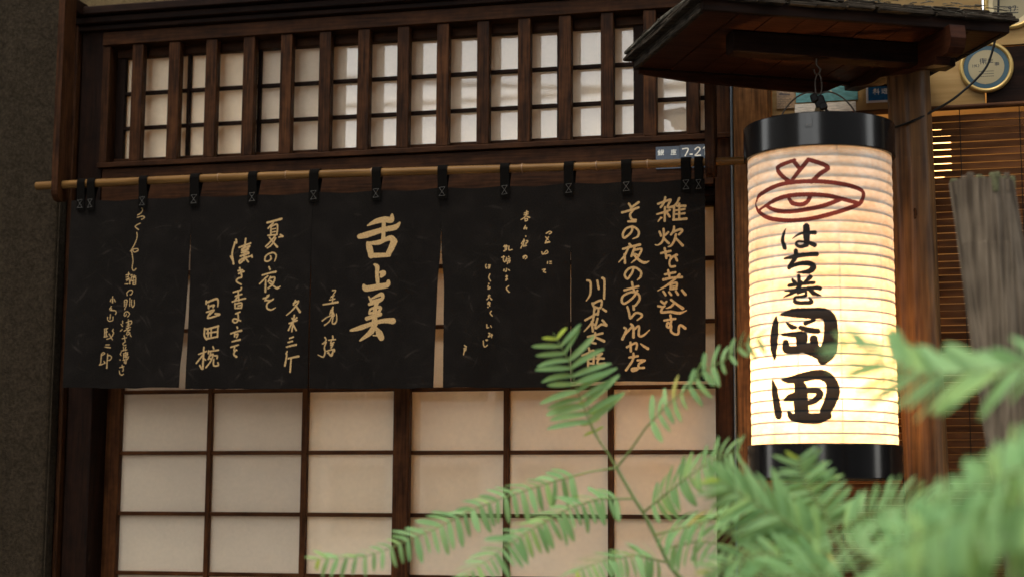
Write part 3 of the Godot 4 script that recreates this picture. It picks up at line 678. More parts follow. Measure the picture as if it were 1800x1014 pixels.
func curtain() -> void:
	var pole := thing("bamboo_pole", "yellow brown bamboo pole carrying the dark curtain", "pole", Vector3(-1.408, 2.297, 0.125))
	var pts := PackedVector3Array()
	var rad := PackedFloat32Array()
	var len_ := 2.155
	var joints := [0.16, 0.345, 0.59, 0.80, 1.06, 1.28, 1.50, 1.71, 1.852, 2.02]
	for k in 216:
		var x := len_ * k / 215.0
		var r := 0.0122 - 0.0012 * x / len_
		for j in joints:
			r += 0.0016 * exp(-pow((x - j) / 0.006, 2.0)) - 0.0007 * exp(-pow((x - j + 0.012) / 0.006, 2.0))
		pts.append(Vector3(x, -0.015 * x / len_ + 0.004 * sin(x * 2.4), 0)); rad.append(r)
	put("culm", MB.new().tube(pts, rad, 18).mesh(), M.bamboo, pole)
	for j in joints:
		var y: float = -0.015 * j / len_ + 0.004 * sin(j * 2.4)
		put("joint", MB.new().tube(PackedVector3Array([Vector3(j - 0.0014, y, 0), Vector3(j + 0.0014, y, 0)]), PackedFloat32Array([0.0139, 0.0139]), 18).mesh(), M.bamboo_node, pole)
	var o := thing("noren_curtain", "dark split shop curtain with tan brush writing", "curtain", Vector3(-0.34, 2.24, 0.13))
	var fold := noise(1.6, 5, 2)
	var writing := [WRITING_1, WRITING_2, WRITING_3, WRITING_4, WRITING_5]
	var ragged := noise(0.28, 8, 2)
	for i in 5:
		var nx := 22
		var ny := 34
		var mb := MB.new()
		var bottom: float = [1.688, 1.681, 1.677, 1.675, 1.687][i]
		var gx: Array = []
		for b in 2:
			for r in ny + 1:
				for c in nx + 1:
					var u := float(c) / nx
					var tt := float(r) / ny
					var top: float = 2.2475 - 0.0075 * (PANEL_X[i] + u * 0.375 + 1.29) - 0.002 * sin(u * PI)
					var near := 1.0
					for lx in LOOP_X:
						near = minf(near, absf(lx - (PANEL_X[i] + u * 0.375)))
					top -= 0.0045 * smoothstep(0.0, 0.095, near)
					var y: float = lerpf(top, bottom - 0.004 * (u - 0.5) + 0.0022 * fold.get_noise_2d(u * 2.5 + i * 7.0, 3.0), tt)
					var x: float = lerpf(panel_edge(i, false, y), panel_edge(i, true, y), u)
					var z := 0.023 * tt * fold.get_noise_2d(x * 2.2, y * 0.5) + 0.004 * tt * sin(x * 21.0 + y * 2.0 + i) + 0.003 * tt * tt * sin(u * PI)
					z += 0.0012 * fold.get_noise_2d(x * 9.0 + 30.0, y * 7.0)
					gx.append(Vector3(x, y, 0.132 + z - 0.0016 * b))
		for b in 2:
			var base := b * (ny + 1) * (nx + 1)
			for r in ny + 1:
				for c in nx + 1:
					var at := base + r * (nx + 1) + c
					var dx: Vector3 = gx[base + r * (nx + 1) + mini(c + 1, nx)] - gx[base + r * (nx + 1) + maxi(c - 1, 0)]
					var dy: Vector3 = gx[base + mini(r + 1, ny) * (nx + 1) + c] - gx[base + maxi(r - 1, 0) * (nx + 1) + c]
					var nn := dy.cross(dx).normalized() * (1.0 if b == 0 else -1.0)
					var q: Vector3 = gx[at]
					mb.p(q - o.position, nn, Vector2((q.x - PANEL_X[i]) / 0.4, (2.25 - q.y) / 0.6))
			for r in ny:
				for c in nx:
					var at := base + r * (nx + 1) + c
					mb.quad(at, at + 1, at + nx + 2, at + nx + 1)
		var per := (ny + 1) * (nx + 1)
		for r in ny:
			for c in [0, nx]:
				var nn := Vector3(-1 if c == 0 else 1, 0, 0)
				var ids := []
				for q in [r * (nx + 1) + c, (r + 1) * (nx + 1) + c, per + (r + 1) * (nx + 1) + c, per + r * (nx + 1) + c]:
					ids.append(mb.p(mb.v[q], nn, mb.t[q]))
				mb.quad(ids[0], ids[1], ids[2], ids[3])
		for c in nx:
			for r in [0, ny]:
				var nn := Vector3(0, 1 if r == 0 else -1, 0)
				var ids := []
				for q in [r * (nx + 1) + c, r * (nx + 1) + c + 1, per + r * (nx + 1) + c + 1, per + r * (nx + 1) + c]:
					ids.append(mb.p(mb.v[q], nn, mb.t[q]))
				mb.quad(ids[0], ids[1], ids[2], ids[3])
		put("panel", mb.mesh(), dyed(i, writing[i], ragged), o)
	# loops over the pole, each sewn on with an hourglass of thread
	for k in LOOP_X.size():
		var x: float = LOOP_X[k]
		var wd: float = LOOP_W[k] * 0.88
		var py := 2.297 - 0.015 * (x + 1.408) / len_ + 0.004 * sin((x + 1.408) * 2.4)
		var prof := []
		for a in 13:
			var ang := PI * 1.04 - PI * 1.08 * a / 12.0
			prof.append(Vector2(0.125 - cos(ang) * -0.0150, py + sin(ang) * 0.0150))
		prof.insert(0, Vector2(0.1295, py - 0.055)); prof.insert(0, Vector2(0.1285, py - 0.075))
		prof.append(Vector2(0.1355, py - 0.045)); prof.append(Vector2(0.1375, py - 0.056)); prof.append(Vector2(0.1378, py - 0.083))
		var mb := MB.new()
		var skew := rng.randf_range(-0.003, 0.003)
		for b in 2:
			for r in prof.size():
				var dd: Vector2 = (prof[mini(r + 1, prof.size() - 1)] - prof[maxi(r - 1, 0)]).normalized()
				var nn := Vector3(0, dd.x, -dd.y) * (1.0 if b == 0 else -1.0)
				for c in 2:
					mb.p(Vector3(x + (c - 0.5) * wd + skew * r / 12.0, prof[r].y, prof[r].x) - o.position + nn * 0.0007, nn)
			for r in prof.size() - 1:
				var at: int = b * prof.size() * 2 + r * 2
				mb.quad(at, at + 1, at + 3, at + 2)
		var tab := put("loop", mb.mesh(), M.cloth, o)
		var st := MB.new()
		var h2 := wd * 0.30
		var top := py - 0.051
		var corner := [Vector3(x - h2 + skew, top, 0.1392), Vector3(x + h2 + skew, top + 0.001, 0.1392), Vector3(x - h2 + skew, top - 0.024, 0.1396), Vector3(x + h2 + skew, top - 0.023, 0.1396)]
		for e in [[0, 1], [1, 2], [2, 3], [3, 0]]:
			var a: Vector3 = corner[e[0]] - o.position
			var b: Vector3 = corner[e[1]] - o.position
			st.tube(PackedVector3Array([a, (a + b) / 2 + Vector3(0, 0, 0.0004), b]), PackedFloat32Array([0.0006, 0.0006, 0.0006]), 5)
		put("stitching", st.mesh(), M.thread, tab)

const LOOP_X := [-1.258, -1.2246, -1.0552, -0.8886, -0.7054, -0.517, -0.3338, -0.1375, 0.0434, 0.2289, 0.3841, 0.5491, 0.5845]
const LOOP_W := [0.0287, 0.0287, 0.0301, 0.0332, 0.0312, 0.0325, 0.0306, 0.0319, 0.03, 0.0313, 0.0326, 0.0307, 0.0261]

# indigo-black cloth with undyed writing, chalky rubs and creases
func dyed(i: int, strokes: Array, ragged: FastNoiseLite) -> StandardMaterial3D:
	var w := 512
	var h := 768
	var mask := PackedByteArray()
	mask.resize(w * h)
	mask = brush(mask, w, h, strokes, 0.64, ragged, 1.0)
	var rub := PackedByteArray()
	rub.resize(w * h)
	var scuffs := []
	for k in 64:
		var x := rng.randf_range(20, 760)
		var y := rng.randf_range(150, 1140)
		var dx := rng.randf_range(-110, 110)
		var dy := rng.randf_range(-60, 90)
		scuffs.append([int(x), int(y), 2, int(x + dx * 0.5), int(y + dy * 0.5 + rng.randf_range(-10, 10)), rng.randi_range(5, 16), int(x + dx), int(y + dy), 2])
	rub = brush(rub, w, h, scuffs, 0.64, noise(0.35, 40 + i, 3), 5.5)
	var weave := grey(noise(0.3, 60 + i, 3), 256, 384, w, h)
	var cloud := grey(noise(0.02, 20 + i, 4), 256, 384, w, h)
	var out := PackedByteArray()
	out.resize(w * h * 3)
	for k in w * h:
		var wear := maxf(cloud[k] - 105.0, 0.0) / 150.0
		var base := 21.5 + (weave[k] - 127) * 0.05 + wear * 5.0 + rub[k] * (0.022 + 0.07 * wear)
		var m := mask[k] / 255.0
		var ink := 1.0 + (weave[k] - 127) * 0.0012
		out[k * 3] = clampi(int(lerpf(base, 163.0 * ink, m)), 0, 255)
		out[k * 3 + 1] = clampi(int(lerpf(base * 0.87, 134.0 * ink, m)), 0, 255)
		out[k * 3 + 2] = clampi(int(lerpf(base * 0.78, 93.0 * ink, m)), 0, 255)
	var m2 := StandardMaterial3D.new()
	m2.albedo_texture = ImageTexture.create_from_image(Image.create_from_data(w, h, false, Image.FORMAT_RGB8, out))
	m2.texture_repeat = false
	m2.roughness = 0.92
	m2.metallic_specular = 0.12
	return m2

const AXIS := Vector3(0.923, 0.0, 0.45)

func lantern() -> void:
	var o := thing("paper_lantern", "lit white paper lantern with black brush name and red emblem", "lantern", AXIS + Vector3(0, 1.42, 0))
	var lo := 1.500 - 1.42
	var hi := 2.203 - 1.42
	var hoops := 27
	var prof := PackedVector2Array()
	var per := 8
	for k in hoops * per + 1:
		var t := float(k) / (hoops * per)
		var q := frac(t * hoops)
		var r := 0.1736 + 0.0012 * sin(q * PI)
		prof.append(Vector2(r, lerpf(lo, hi, t)))
	var mb := MB.new()
	var segs := 112
	var crease := noise(9.0, 77, 3)
	for j in prof.size():
		var d := prof[mini(j + 1, prof.size() - 1)] - prof[maxi(j - 1, 0)]
		var nn := Vector2(d.y, -d.x).normalized()
		for k in segs + 1:
			var a := TAU * k / segs - PI
			var r := prof[j].x + 0.0013 * crease.get_noise_3d(sin(a) * 0.18, prof[j].y * 2.0, cos(a) * 0.18) * sin(frac(float(j) / per) * PI)
			mb.p(Vector3(sin(a) * r, prof[j].y, cos(a) * r), Vector3(sin(a) * nn.x, nn.y, cos(a) * nn.x), Vector2((a * 0.1755 + 0.25) / 1.1027, (2.21 - 1.42 - prof[j].y) / 0.72))
	for j in prof.size() - 1:
		for k in segs:
			var at := j * (segs + 1) + k
			mb.quad(at, at + 1, at + segs + 2, at + segs + 1)
	put("paper", mb.mesh(), washi(), o)
	var hoop_mesh := MB.new().lathe(PackedVector2Array([Vector2(0.1727, -0.0021), Vector2(0.1733, -0.0021), Vector2(0.1733, 0.0021), Vector2(0.1727, 0.0021), Vector2(0.1727, -0.0021)]), 72, true).mesh()
	var cane := paint(Color(0.12, 0.075, 0.04), 0.7)
	for k in range(1, hoops):
		var h := put("hoop", hoop_mesh, cane, o, Vector3(0, lerpf(lo, hi, float(k) / hoops) + rng.randf_range(-0.0016, 0.0016), 0))
		h.rotation = Vector3(rng.randf_range(-0.011, 0.011), 0, rng.randf_range(-0.011, 0.011))
	for a in [-0.66, -0.28, 0.30, 0.98, 1.9, 3.14, -1.6]:
		var q := Vector3(sin(a), 0, cos(a)) * 0.1724
		put("string", MB.new().tube(PackedVector3Array([q + Vector3(0, lo, 0), q + Vector3(0.0006, (lo + hi) / 2, 0), q + Vector3(0, hi, 0)]), PackedFloat32Array([0.0011, 0.0011, 0.0011]), 5).mesh(), M.string, o)
	# lacquered wooden rings
	var ring := PackedVector2Array([Vector2(0.1735, 0.0), Vector2(0.182, 0.0), Vector2(0.1842, 0.0022), Vector2(0.1842, 0.0788), Vector2(0.182, 0.081), Vector2(0.1735, 0.081), Vector2(0.1735, 0.0)])
	for k in 2:
		var q := put("top_band" if k == 1 else "bottom_band", MB.new().lathe(ring, 96, true).mesh(), M.lacquer, o, Vector3(0, (hi - 0.002) if k == 1 else (lo - 0.079), 0))
		bar("seam_plate", Vector3(-0.012, 0.058, 0.1845), Vector3(0.017, 0.030, 0.0022), M.lacquer, q, 0.0008)
		for s in 2:
			put("nail", MB.new().lathe(PackedVector2Array([Vector2(0.0014, 0), Vector2(0.001, 0.0006), Vector2(0.0, 0.0009)]), 8).mesh(), M.iron, q, Vector3(-0.016 + 0.008 * s, 0.048, 0.1857)).rotation.x = PI / 2
	# wooden cross bar and lamp holder
	bar("cross_bar", Vector3(0, lo - 0.06, 0), Vector3(0.344, 0.012, 0.03), M.wood_h, o)
	put("lamp_holder", MB.new().lathe(PackedVector2Array([Vector2(0.0, 0.0), Vector2(0.022, 0.0), Vector2(0.022, 0.115), Vector2(0.014, 0.13), Vector2(0.0, 0.13)]), 20, true).mesh(), M.rubber, o, Vector3(0, lo - 0.053, 0))
	var glow := paint(Color(0.9, 0.85, 0.75), 0.4)
	glow.emission_enabled = true
	glow.emission = Color(1.0, 0.78, 0.50)
	glow.emission_energy_multiplier = 1.6
	var bulb_at := Vector3(0, lo + 0.15, 0)
	var bp := PackedVector2Array([Vector2(0.012, -0.07), Vector2(0.016, -0.055), Vector2(0.03, -0.025), Vector2(0.036, 0.0), Vector2(0.031, 0.022), Vector2(0.018, 0.034), Vector2(0.0, 0.038)])
	put("light_bulb", MB.new().lathe(bp, 24).mesh(), glow, o, bulb_at)
	var lamp := OmniLight3D.new()
	lamp.name = "lantern_light"
	lamp.light_color = Color(1.0, 0.79, 0.51)
	lamp.light_energy = 0.054
	lamp.light_size = 0.03
	lamp.omni_range = 12.0
	lamp.omni_attenuation = 2.0
	lamp.shadow_enabled = true
	add_child(lamp)
	lamp.position = o.position + bulb_at
	# hanging wire and cap
	var wire := []
	for k in 25:
		var t := -1.0 + 2.0 * k / 24.0
		wire.append(Vector3(0.002 + t * 0.104, hi + 0.07 + 0.098 * pow(1.0 - pow(absf(t), 2.6), 0.8) - 0.018 * exp(-t * t * 60.0) * 0.4, 0.02 - 0.01 * t))
	var rr := PackedFloat32Array()
	rr.resize(25); rr.fill(0.0021)
	put("hanging_wire", MB.new().tube(PackedVector3Array(wire), rr, 7).mesh(), M.iron, o)
	put("cap_cone", MB.new().lathe(PackedVector2Array([Vector2(0.024, 0.0), Vector2(0.018, 0.02), Vector2(0.011, 0.055), Vector2(0.006, 0.075), Vector2(0.0, 0.076)]), 20).mesh(), M.sand, o, Vector3(0.004, hi + 0.066, 0.02))
	bar("top_cross_bar", Vector3(0, hi + 0.060, 0.02), Vector3(0.340, 0.010, 0.022), M.wood_h, o)
	var clasp := put("clasp", MB.new().box(Vector3.ZERO, Vector3(0.026, 0.032, 0.022), 0.006).box(Vector3(-0.010, 0.012, 0.008), Vector3(0.018, 0.022, 0.018), 0.005).box(Vector3(0.004, -0.014, 0.006), Vector3(0.020, 0.018, 0.016), 0.005).mesh(), M.rubber, o, Vector3(0.006, hi + 0.140, 0.022))
	clasp.rotation.z = 0.3
	var link := []
	for k in 17:
		var a := TAU * k / 16.0
		link.append(Vector3(0.008 * cos(a), 0.030 * sin(a), 0.002 * sin(a * 2.0)))
	rr.resize(17); rr.fill(0.0019)
	put("link", MB.new().tube(PackedVector3Array(link), rr, 7, false).mesh(), M.iron, o, Vector3(0.003, hi + 0.182, 0.022))

# mulberry paper: fibres and clouding, an emblem in rust red, the name in black
func washi() -> StandardMaterial3D:
	var w := 1536
	var h := 1003
	var k0 := w / 1.1027 * 0.0005
	var red := PackedByteArray()
	red.resize(w * h)
	red = brush(red, w, h, EMBLEM, k0, noise(0.12, 3, 2), 0.8)
	var ink := PackedByteArray()
	ink.resize(w * h)
	ink = brush(ink, w, h, LANTERN_NAME, k0, noise(0.1, 4, 2), 0.9)
	var fibre := grey(noise(0.09, 14, 4), 512, 512, w, h)
	var cloud := grey(noise(0.025, 19, 4), 384, 250, w, h)
	var out := PackedByteArray()
	out.resize(w * h * 3)
	for k in w * h:
		var f := (fibre[k] - 127) * 0.10 + (cloud[k] - 127) * 0.16
		var r := 240.0 + f * 0.5
		var g := 225.0 + f * 0.9
		var b := 207.0 + f * 1.3
		if red[k] > 0:
			var m := red[k] / 255.0
			r = lerpf(r, 104.0, m); g = lerpf(g, 40.0, m); b = lerpf(b, 30.0, m)
		if ink[k] > 0:
			var m := ink[k] / 255.0
			r = lerpf(r, 17.0, m); g = lerpf(g, 15.0, m); b = lerpf(b, 15.0, m)
		out[k * 3] = clampi(int(r), 0, 255); out[k * 3 + 1] = clampi(int(g), 0, 255); out[k * 3 + 2] = clampi(int(b), 0, 255)
	var m2 := StandardMaterial3D.new()
	m2.albedo_texture = ImageTexture.create_from_image(Image.create_from_data(w, h, false, Image.FORMAT_RGB8, out))
	m2.roughness = 0.75
	m2.backlight_enabled = true
	m2.backlight = Color(1, 1, 1)
	return m2

func lantern_roof() -> void:
	var o := thing("lantern_roof", "small bark shingled wooden roof sheltering the lantern", "roof", Vector3(0.9075, 2.507, 0.3355))
	o.rotation.y = deg_to_rad(26.77)
	var hw := 0.385
	var hd := 0.262
	# ceiling boards run from back to front
	for k in 9:
		var w := hw * 2.0 / 9.0
		bar("ceiling_board", Vector3(-hw + w * (k + 0.5), 0.010 + rng.randf_range(-0.001, 0.001), 0), Vector3(w - 0.002, 0.012, hd * 2.0 - 0.006), M.wood_roof, o, 0.0015)
	span("fascia", -hw - 0.012, hw + 0.012, 0.0, 0.030, hd, hd + 0.016, M.wood_dark_h, o, 0.003)
	span("fascia", -hw - 0.012, hw + 0.012, 0.001, 0.030, -hd - 0.016, -hd, M.wood_dark_h, o, 0.003)
	span("barge_board", -hw - 0.014, -hw, 0.0, 0.032, -hd, hd, M.bark, o, 0.003)
	span("barge_board", hw, hw + 0.014, 0.0, 0.032, -hd, hd, M.bark, o, 0.003)
	# ragged layers of bark on top
	for layer in 3:
		var y := 0.032 + layer * 0.0105
		for side in 2:
			var n := 11
			for k in n:
				var w := (hw * 2.0 + 0.06) / n
				var d := hd + 0.032 - layer * 0.006 + rng.randf_range(-0.008, 0.006)
				var s: float = [1, -1][side]
				var q := bar("shingle", Vector3(-hw - 0.03 + w * (k + 0.5) + rng.randf_range(-0.004, 0.004), y + rng.randf_range(-0.001, 0.001), s * d * 0.5), Vector3(snappedf(w * rng.randf_range(0.93, 0.99), 0.002), snappedf(rng.randf_range(0.008, 0.0115), 0.001), snappedf(absf(d), 0.004)), M.bark_pale if (k < 4 and layer > 1 and rng.randf() < 0.75) else M.bark, o, 0.003)
				q.rotation = Vector3(rng.randf_range(-0.012, 0.012) + s * 0.02 * layer, rng.randf_range(-0.03, 0.03), rng.randf_range(-0.015, 0.015))
	# splinters along the front and side edge
	var ragged := MB.new()
	for k in 150:
		var along := rng.randf()
		var edge := rng.randf() < 0.93
		var p0 := Vector3(lerpf(-hw, hw, along), 0.030 + rng.randf() * 0.032, hd + 0.026) if edge else Vector3(-hw - 0.028, 0.030 + rng.randf() * 0.032, lerpf(-hd, hd, along))
		var dir := Vector3(rng.randf_range(-1, 1), rng.randf_range(-0.12, 0.1), rng.randf_range(-0.05, 0.15)) if edge else Vector3(rng.randf_range(-0.15, 0.02), rng.randf_range(-0.12, 0.1), rng.randf_range(-1, 1))
		var l := rng.randf_range(0.02, 0.07)
		ragged.tube(PackedVector3Array([p0, p0 + dir * l * 0.5 + Vector3(0, 0.001, 0), p0 + dir * l]), PackedFloat32Array([0.0012, 0.0014, 0.0003]), 4, false)
	put("bark_splinter", ragged.mesh(), M.bark_pale, o).set_meta("kind", "stuff")
	var val := PackedVector2Array([Vector2(-0.384, 0.0), Vector2(-0.384, -0.009), Vector2(-0.254, -0.022), Vector2(-0.157, -0.025), Vector2(-0.014, -0.030), Vector2(0.090, -0.032), Vector2(0.145, -0.030), Vector2(0.173, -0.015), Vector2(0.199, -0.004), Vector2(0.240, -0.008), Vector2(0.275, -0.003), Vector2(0.29, 0.0)])
	put("scalloped_valance", MB.new().prism(val, -hd - 0.016, -hd - 0.002).mesh(), M.wood_roof, o)
	# beam the lantern hangs from
	span("beam", -0.27, 0.325, -0.052, 0.003, 0.085, 0.138, M.wood_dark_h, o, 0.004)
	var hook := []
	for q in [Vector2(0, -0.048), Vector2(0, -0.068), Vector2(0.010, -0.079), Vector2(0.006, -0.092), Vector2(-0.005, -0.090), Vector2(-0.008, -0.080)]:
		hook.append(Vector3(-0.046 + q.x, q.y, 0.124))
	put("hook", MB.new().tube(PackedVector3Array(hook), PackedFloat32Array([0.0025, 0.0025, 0.0024, 0.0022, 0.002, 0.0016]), 7).mesh(), M.iron, o)
	# carved arm under the roof, running from the post out to the front
	var poly := PackedVector2Array([Vector2(-0.30, 0.003)])
	for q in [Vector2(-0.30, -0.010), Vector2(-0.24, -0.014), Vector2(-0.18, -0.026), Vector2(-0.13, -0.032), Vector2(-0.078, -0.030), Vector2(-0.02, -0.038), Vector2(0.05, -0.044), Vector2(0.114, -0.055), Vector2(0.19, -0.070), Vector2(0.222, -0.075), Vector2(0.233, -0.056), Vector2(0.262, -0.064), Vector2(0.290, -0.063), Vector2(0.304, -0.052), Vector2(0.312, -0.030), Vector2(0.306, 0.003)]:
		poly.append(q)
	var arm := put("bracket_arm", MB.new().prism(poly, -0.02, 0.02).mesh(), M.wood_roof, o, Vector3(0.240, -0.001, 0.0))
	arm.rotation.y = -PI / 2

func letters(called: String, w: float, h: float, base: Color, ink: Color, strokes: Array, parent: Node3D, at: Vector3, thick := 0.002, px := 1600.0) -> MeshInstance3D:
	var iw := int(w * px)
	var ih := int(h * px)
	var mask := PackedByteArray()
	mask.resize(iw * ih)
	mask = brush(mask, iw, ih, strokes, px * 0.0005, noise(0.2, 6, 2), 0.3)
	var out := PackedByteArray()
	out.resize(iw * ih * 3)
	var b := base.linear_to_srgb()
	var c := ink.linear_to_srgb()
	var dirt := grey(noise(0.05, 66, 4), 128, 128, iw, ih)
	for k in iw * ih:
		var col := b.lerp(c, mask[k] / 255.0)
		var f := 255.0 * (1.0 + (dirt[k] - 127) * 0.0013)
		out[k * 3] = clampi(int(col.r * f), 0, 255); out[k * 3 + 1] = clampi(int(col.g * f), 0, 255); out[k * 3 + 2] = clampi(int(col.b * f), 0, 255)
	var m := StandardMaterial3D.new()
	m.albedo_texture = ImageTexture.create_from_image(Image.create_from_data(iw, ih, false, Image.FORMAT_RGB8, out))
	m.texture_repeat = false
	m.roughness = 0.35
	return put(called, MB.new().box(Vector3.ZERO, Vector3(w, h, thick), 0.0006).mesh(), m, parent, at)

# small block characters laid out in a cell; x, y, width in half millimetres
const GIN := [[6,0,2,0,9,2],[6,0,2,12,8,2],[3,9,2,10,9,2],[1,14,2,12,14,2],[6,9,2,6,24,2],[2,17,2,3,21,2],[11,17,2,9,21,2],[0,25,2,12,24,2],[16,1,2,27,1,2],[16,1,2,16,25,2],[27,1,2,27,11,2],[16,6,2,27,6,2],[16,11,2,27,11,2],[16,25,2,20,23,2],[20,12,2,23,19,2,28,25,2],[27,13,2,23,17,2]]
const ZA := [[14,0,2,14,3,2],[3,4,2,27,4,2],[4,4,2,4,16,2,1,26,2],[10,8,2,7,15,2],[10,11,2,12,14,2],[21,8,2,18,15,2],[21,11,2,24,15,2],[15,7,2,15,25,2],[8,18,2,23,18,2],[5,25,2,26,25,2]]
const RYO := [[4,2,2,5,7,2],[12,1,2,10,7,2],[0,9,2,14,9,2],[8,0,2,8,26,2],[7,11,2,0,20,2],[9,12,2,14,17,2],[18,4,2,21,7,2],[17,10,2,20,13,2],[15,18,2,28,16,2],[24,0,2,24,27,2]]
const RI := [[0,4,2,11,4,2],[0,12,2,11,12,2],[6,4,2,6,21,2],[0,22,2,11,20,2],[14,2,2,27,2,2],[14,2,2,14,13,2],[27,2,2,27,13,2],[14,8,2,27,8,2],[14,13,2,27,13,2],[21,2,2,21,25,2],[14,19,2,27,19,2],[12,25,2,28,25,2]]
const EI := [[6,0,2,1,6,2],[6,7,2,0,13,2],[4,11,2,4,27,2],[11,2,2,20,2,2],[13,0,2,11,7,2],[11,7,2,20,7,2],[12,10,2,12,15,2,20,15,2],[20,10,2,20,15,2],[12,10,2,20,10,2],[10,19,2,21,19,2],[16,15,2,16,27,2],[23,3,2,30,3,2],[22,9,2,31,9,2],[27,9,2,27,27,2]]
const SEI := [[7,2,2,2,11,2],[4,8,2,25,8,2],[14,0,2,14,25,2],[4,16,2,24,16,2],[0,25,2,28,25,2]]

func shift(rows: Array, x: float, y: float, s := 1.0, wd := 0.0) -> Array:
	var out := []
	for r in rows:
		var q := []
		for i in r.size() / 3:
			q.append(r[i * 3] * s + x); q.append(r[i * 3 + 1] * s + y); q.append(wd if wd > 0.0 else r[i * 3 + 2] * s)
		out.append(q)
	return out

func disc(parent: Node3D, called: String, r0: float, r1: float, z: float, m: Material) -> MeshInstance3D:
	var q := put(called, MB.new().lathe(PackedVector2Array([Vector2(r0, 0), Vector2(r1, 0), Vector2(r1, 0.003), Vector2(r0, 0.003), Vector2(r0, 0)]), 56, true).mesh(), m, parent, Vector3(0, 0, z))
	q.rotation.x = PI / 2
	return q

func side_window() -> void:
	# board above the blind with licence plates
	var b := thing("sign_board", "tan board above the bamboo blind carrying small plates", "board", Vector3(0, 2.44, -0.06))
	span("board", 0.766, 1.343, 0.0, 0.42, -0.02, 0.0, M.panel_board, b, 0.002)
	span("board", 1.347, 2.3, 0.166, 0.42, -0.02, 0.0, M.panel_board, b, 0.002)
	span("dark_board", 1.347, 2.3, 0.0, 0.162, -0.02, 0.001, M.wood_dark_h, b, 0.002)
	var teal := letters("teal_plate", 0.170, 0.066, Color(0.10, 0.24, 0.235), Color(0.62, 0.5, 0.34), [[192, 78, 14, 193, 79, 14], [192, 78, 6, 193, 79, 6]], self, Vector3(0.9185, 2.508, -0.0585), 0.002, 1500.0)
	tag(teal, "teal plate with a small pale square above the lantern", "sign")
	var white := letters("paper_notice", 0.168, 0.030, Color(0.62, 0.55, 0.46), Color(0.5, 0.42, 0.34), [[30, 20, 1, 300, 22, 1]], self, Vector3(0.914, 2.456, -0.0585), 0.0014, 1000.0)
	tag(white, "plain off-white notice strip under the teal plate", "notice")
	var rows := []
	for k in 9:
		rows.append([8, 12 + k * 10, 2, 30 + (k * 37) % 50, 12 + k * 10, 2])
	rows.append([20, 20, 12, 70, 24, 10])
	var tg := letters("paper_tag", 0.050, 0.052, Color(0.28, 0.18, 0.10), Color(0.07, 0.05, 0.04), rows, self, Vector3(0.8055, 2.486, -0.0565), 0.0014, 1600.0)
	tag(tg, "small brown printed paper tag beside the teal plate", "notice")
	var blue := thing("blue_plate", "blue plate with white rim and white characters half behind the log post", "sign", Vector3(1.085, 2.520, -0.0585))
	bar("rim", Vector3.ZERO, Vector3(0.118, 0.112, 0.002), paint(Color(0.72, 0.70, 0.68), 0.4), blue, 0.0008)
	letters("face", 0.106, 0.100, Color(0.012, 0.12, 0.30), Color(0.78, 0.77, 0.74), shift(GIN, 26, 82, 1.35, 5.0) + shift(ZA, 74, 82, 1.35, 5.0) + shift(RYO, 26, 134, 1.2, 4.5) + shift(RI, 72, 134, 1.2, 4.5), blue, Vector3(0, 0, 0.0016), 0.0016, 2200.0)
	# round licence plaques
	for k in 2:
		var o := thing("round_plaque", ["round cream plaque with teal ring and brass rim, crossed by the cord", "round cream plaque with brass rim above the shingled roof"][k], "plaque", [Vector3(1.348, 2.546, -0.057), Vector3(1.418, 2.720, -0.057)][k], "round plaques")
		var brass := paint(Color(0.42, 0.28, 0.09), 0.35)
		brass.metallic = 0.55
		var rim := put("rim", MB.new().lathe(PackedVector2Array([Vector2(0.060, 0.0), Vector2(0.0715, 0.0), Vector2(0.072, 0.004), Vector2(0.068, 0.0085), Vector2(0.064, 0.009), Vector2(0.060, 0.006), Vector2(0.060, 0.0)]), 64).mesh(), brass, o)
		rim.rotation.x = PI / 2
		if k == 0:
			disc(o, "ring", 0.0478, 0.0598, 0.001, paint(Color(0.012, 0.050, 0.070), 0.4))
		else:
			disc(o, "ring", 0.0478, 0.0598, 0.001, paint(Color(0.55, 0.44, 0.24), 0.4))
		var text := shift(EI, 62, 46, 1.15, 3.6) + shift(SEI, 104, 46, 1.0, 3.4) + [[24, 78, 3, 24, 92, 3], [31, 84, 3, 35, 79, 3, 38, 84, 3, 33, 92, 3], [44, 78, 3, 42, 88, 3, 47, 91, 3], [53, 78, 3, 57, 84, 3, 53, 92, 3], [140, 74, 4, 160, 74, 4], [142, 80, 4, 162, 80, 4], [141, 86, 4, 161, 86, 4], [150, 72, 3, 150, 90, 3]]
		if k == 1:
			text = [[84, 122, 5, 82, 114, 5, 92, 112, 5, 94, 122, 5, 84, 124, 5], [94, 118, 5, 92, 138, 5], [104, 112, 5, 120, 112, 5, 110, 138, 5], [70, 150, 3, 130, 150, 3]]
		for r in 3:
			for c in 8:
				text.append([56 + c * 10, 118 + r * 14, 3, 61 + c * 10, 119 + r * 14, 4])
		var face := face_disc(0.0474, text)
		put("face", face[0], face[1], o, Vector3(0, 0, 0.0042))
	# address plates on the lintel
	var a1 := thing("address_plate", "small navy enamel street plate with two characters", "sign", Vector3(0.481, 2.3225, 0.0022), "address plates")
	letters("face", 0.068, 0.064, Color(0.013, 0.026, 0.050), Color(0.66, 0.64, 0.56), shift(GIN, 12, 18, 1.15, 4.0) + shift(ZA, 84, 18, 1.15, 4.0), a1, Vector3.ZERO, 0.002, 2200.0)
	var a2 := thing("address_plate", "long navy enamel plate with house numbers behind the pole", "sign", Vector3(0.5615, 2.3235, 0.0022), "address plates")
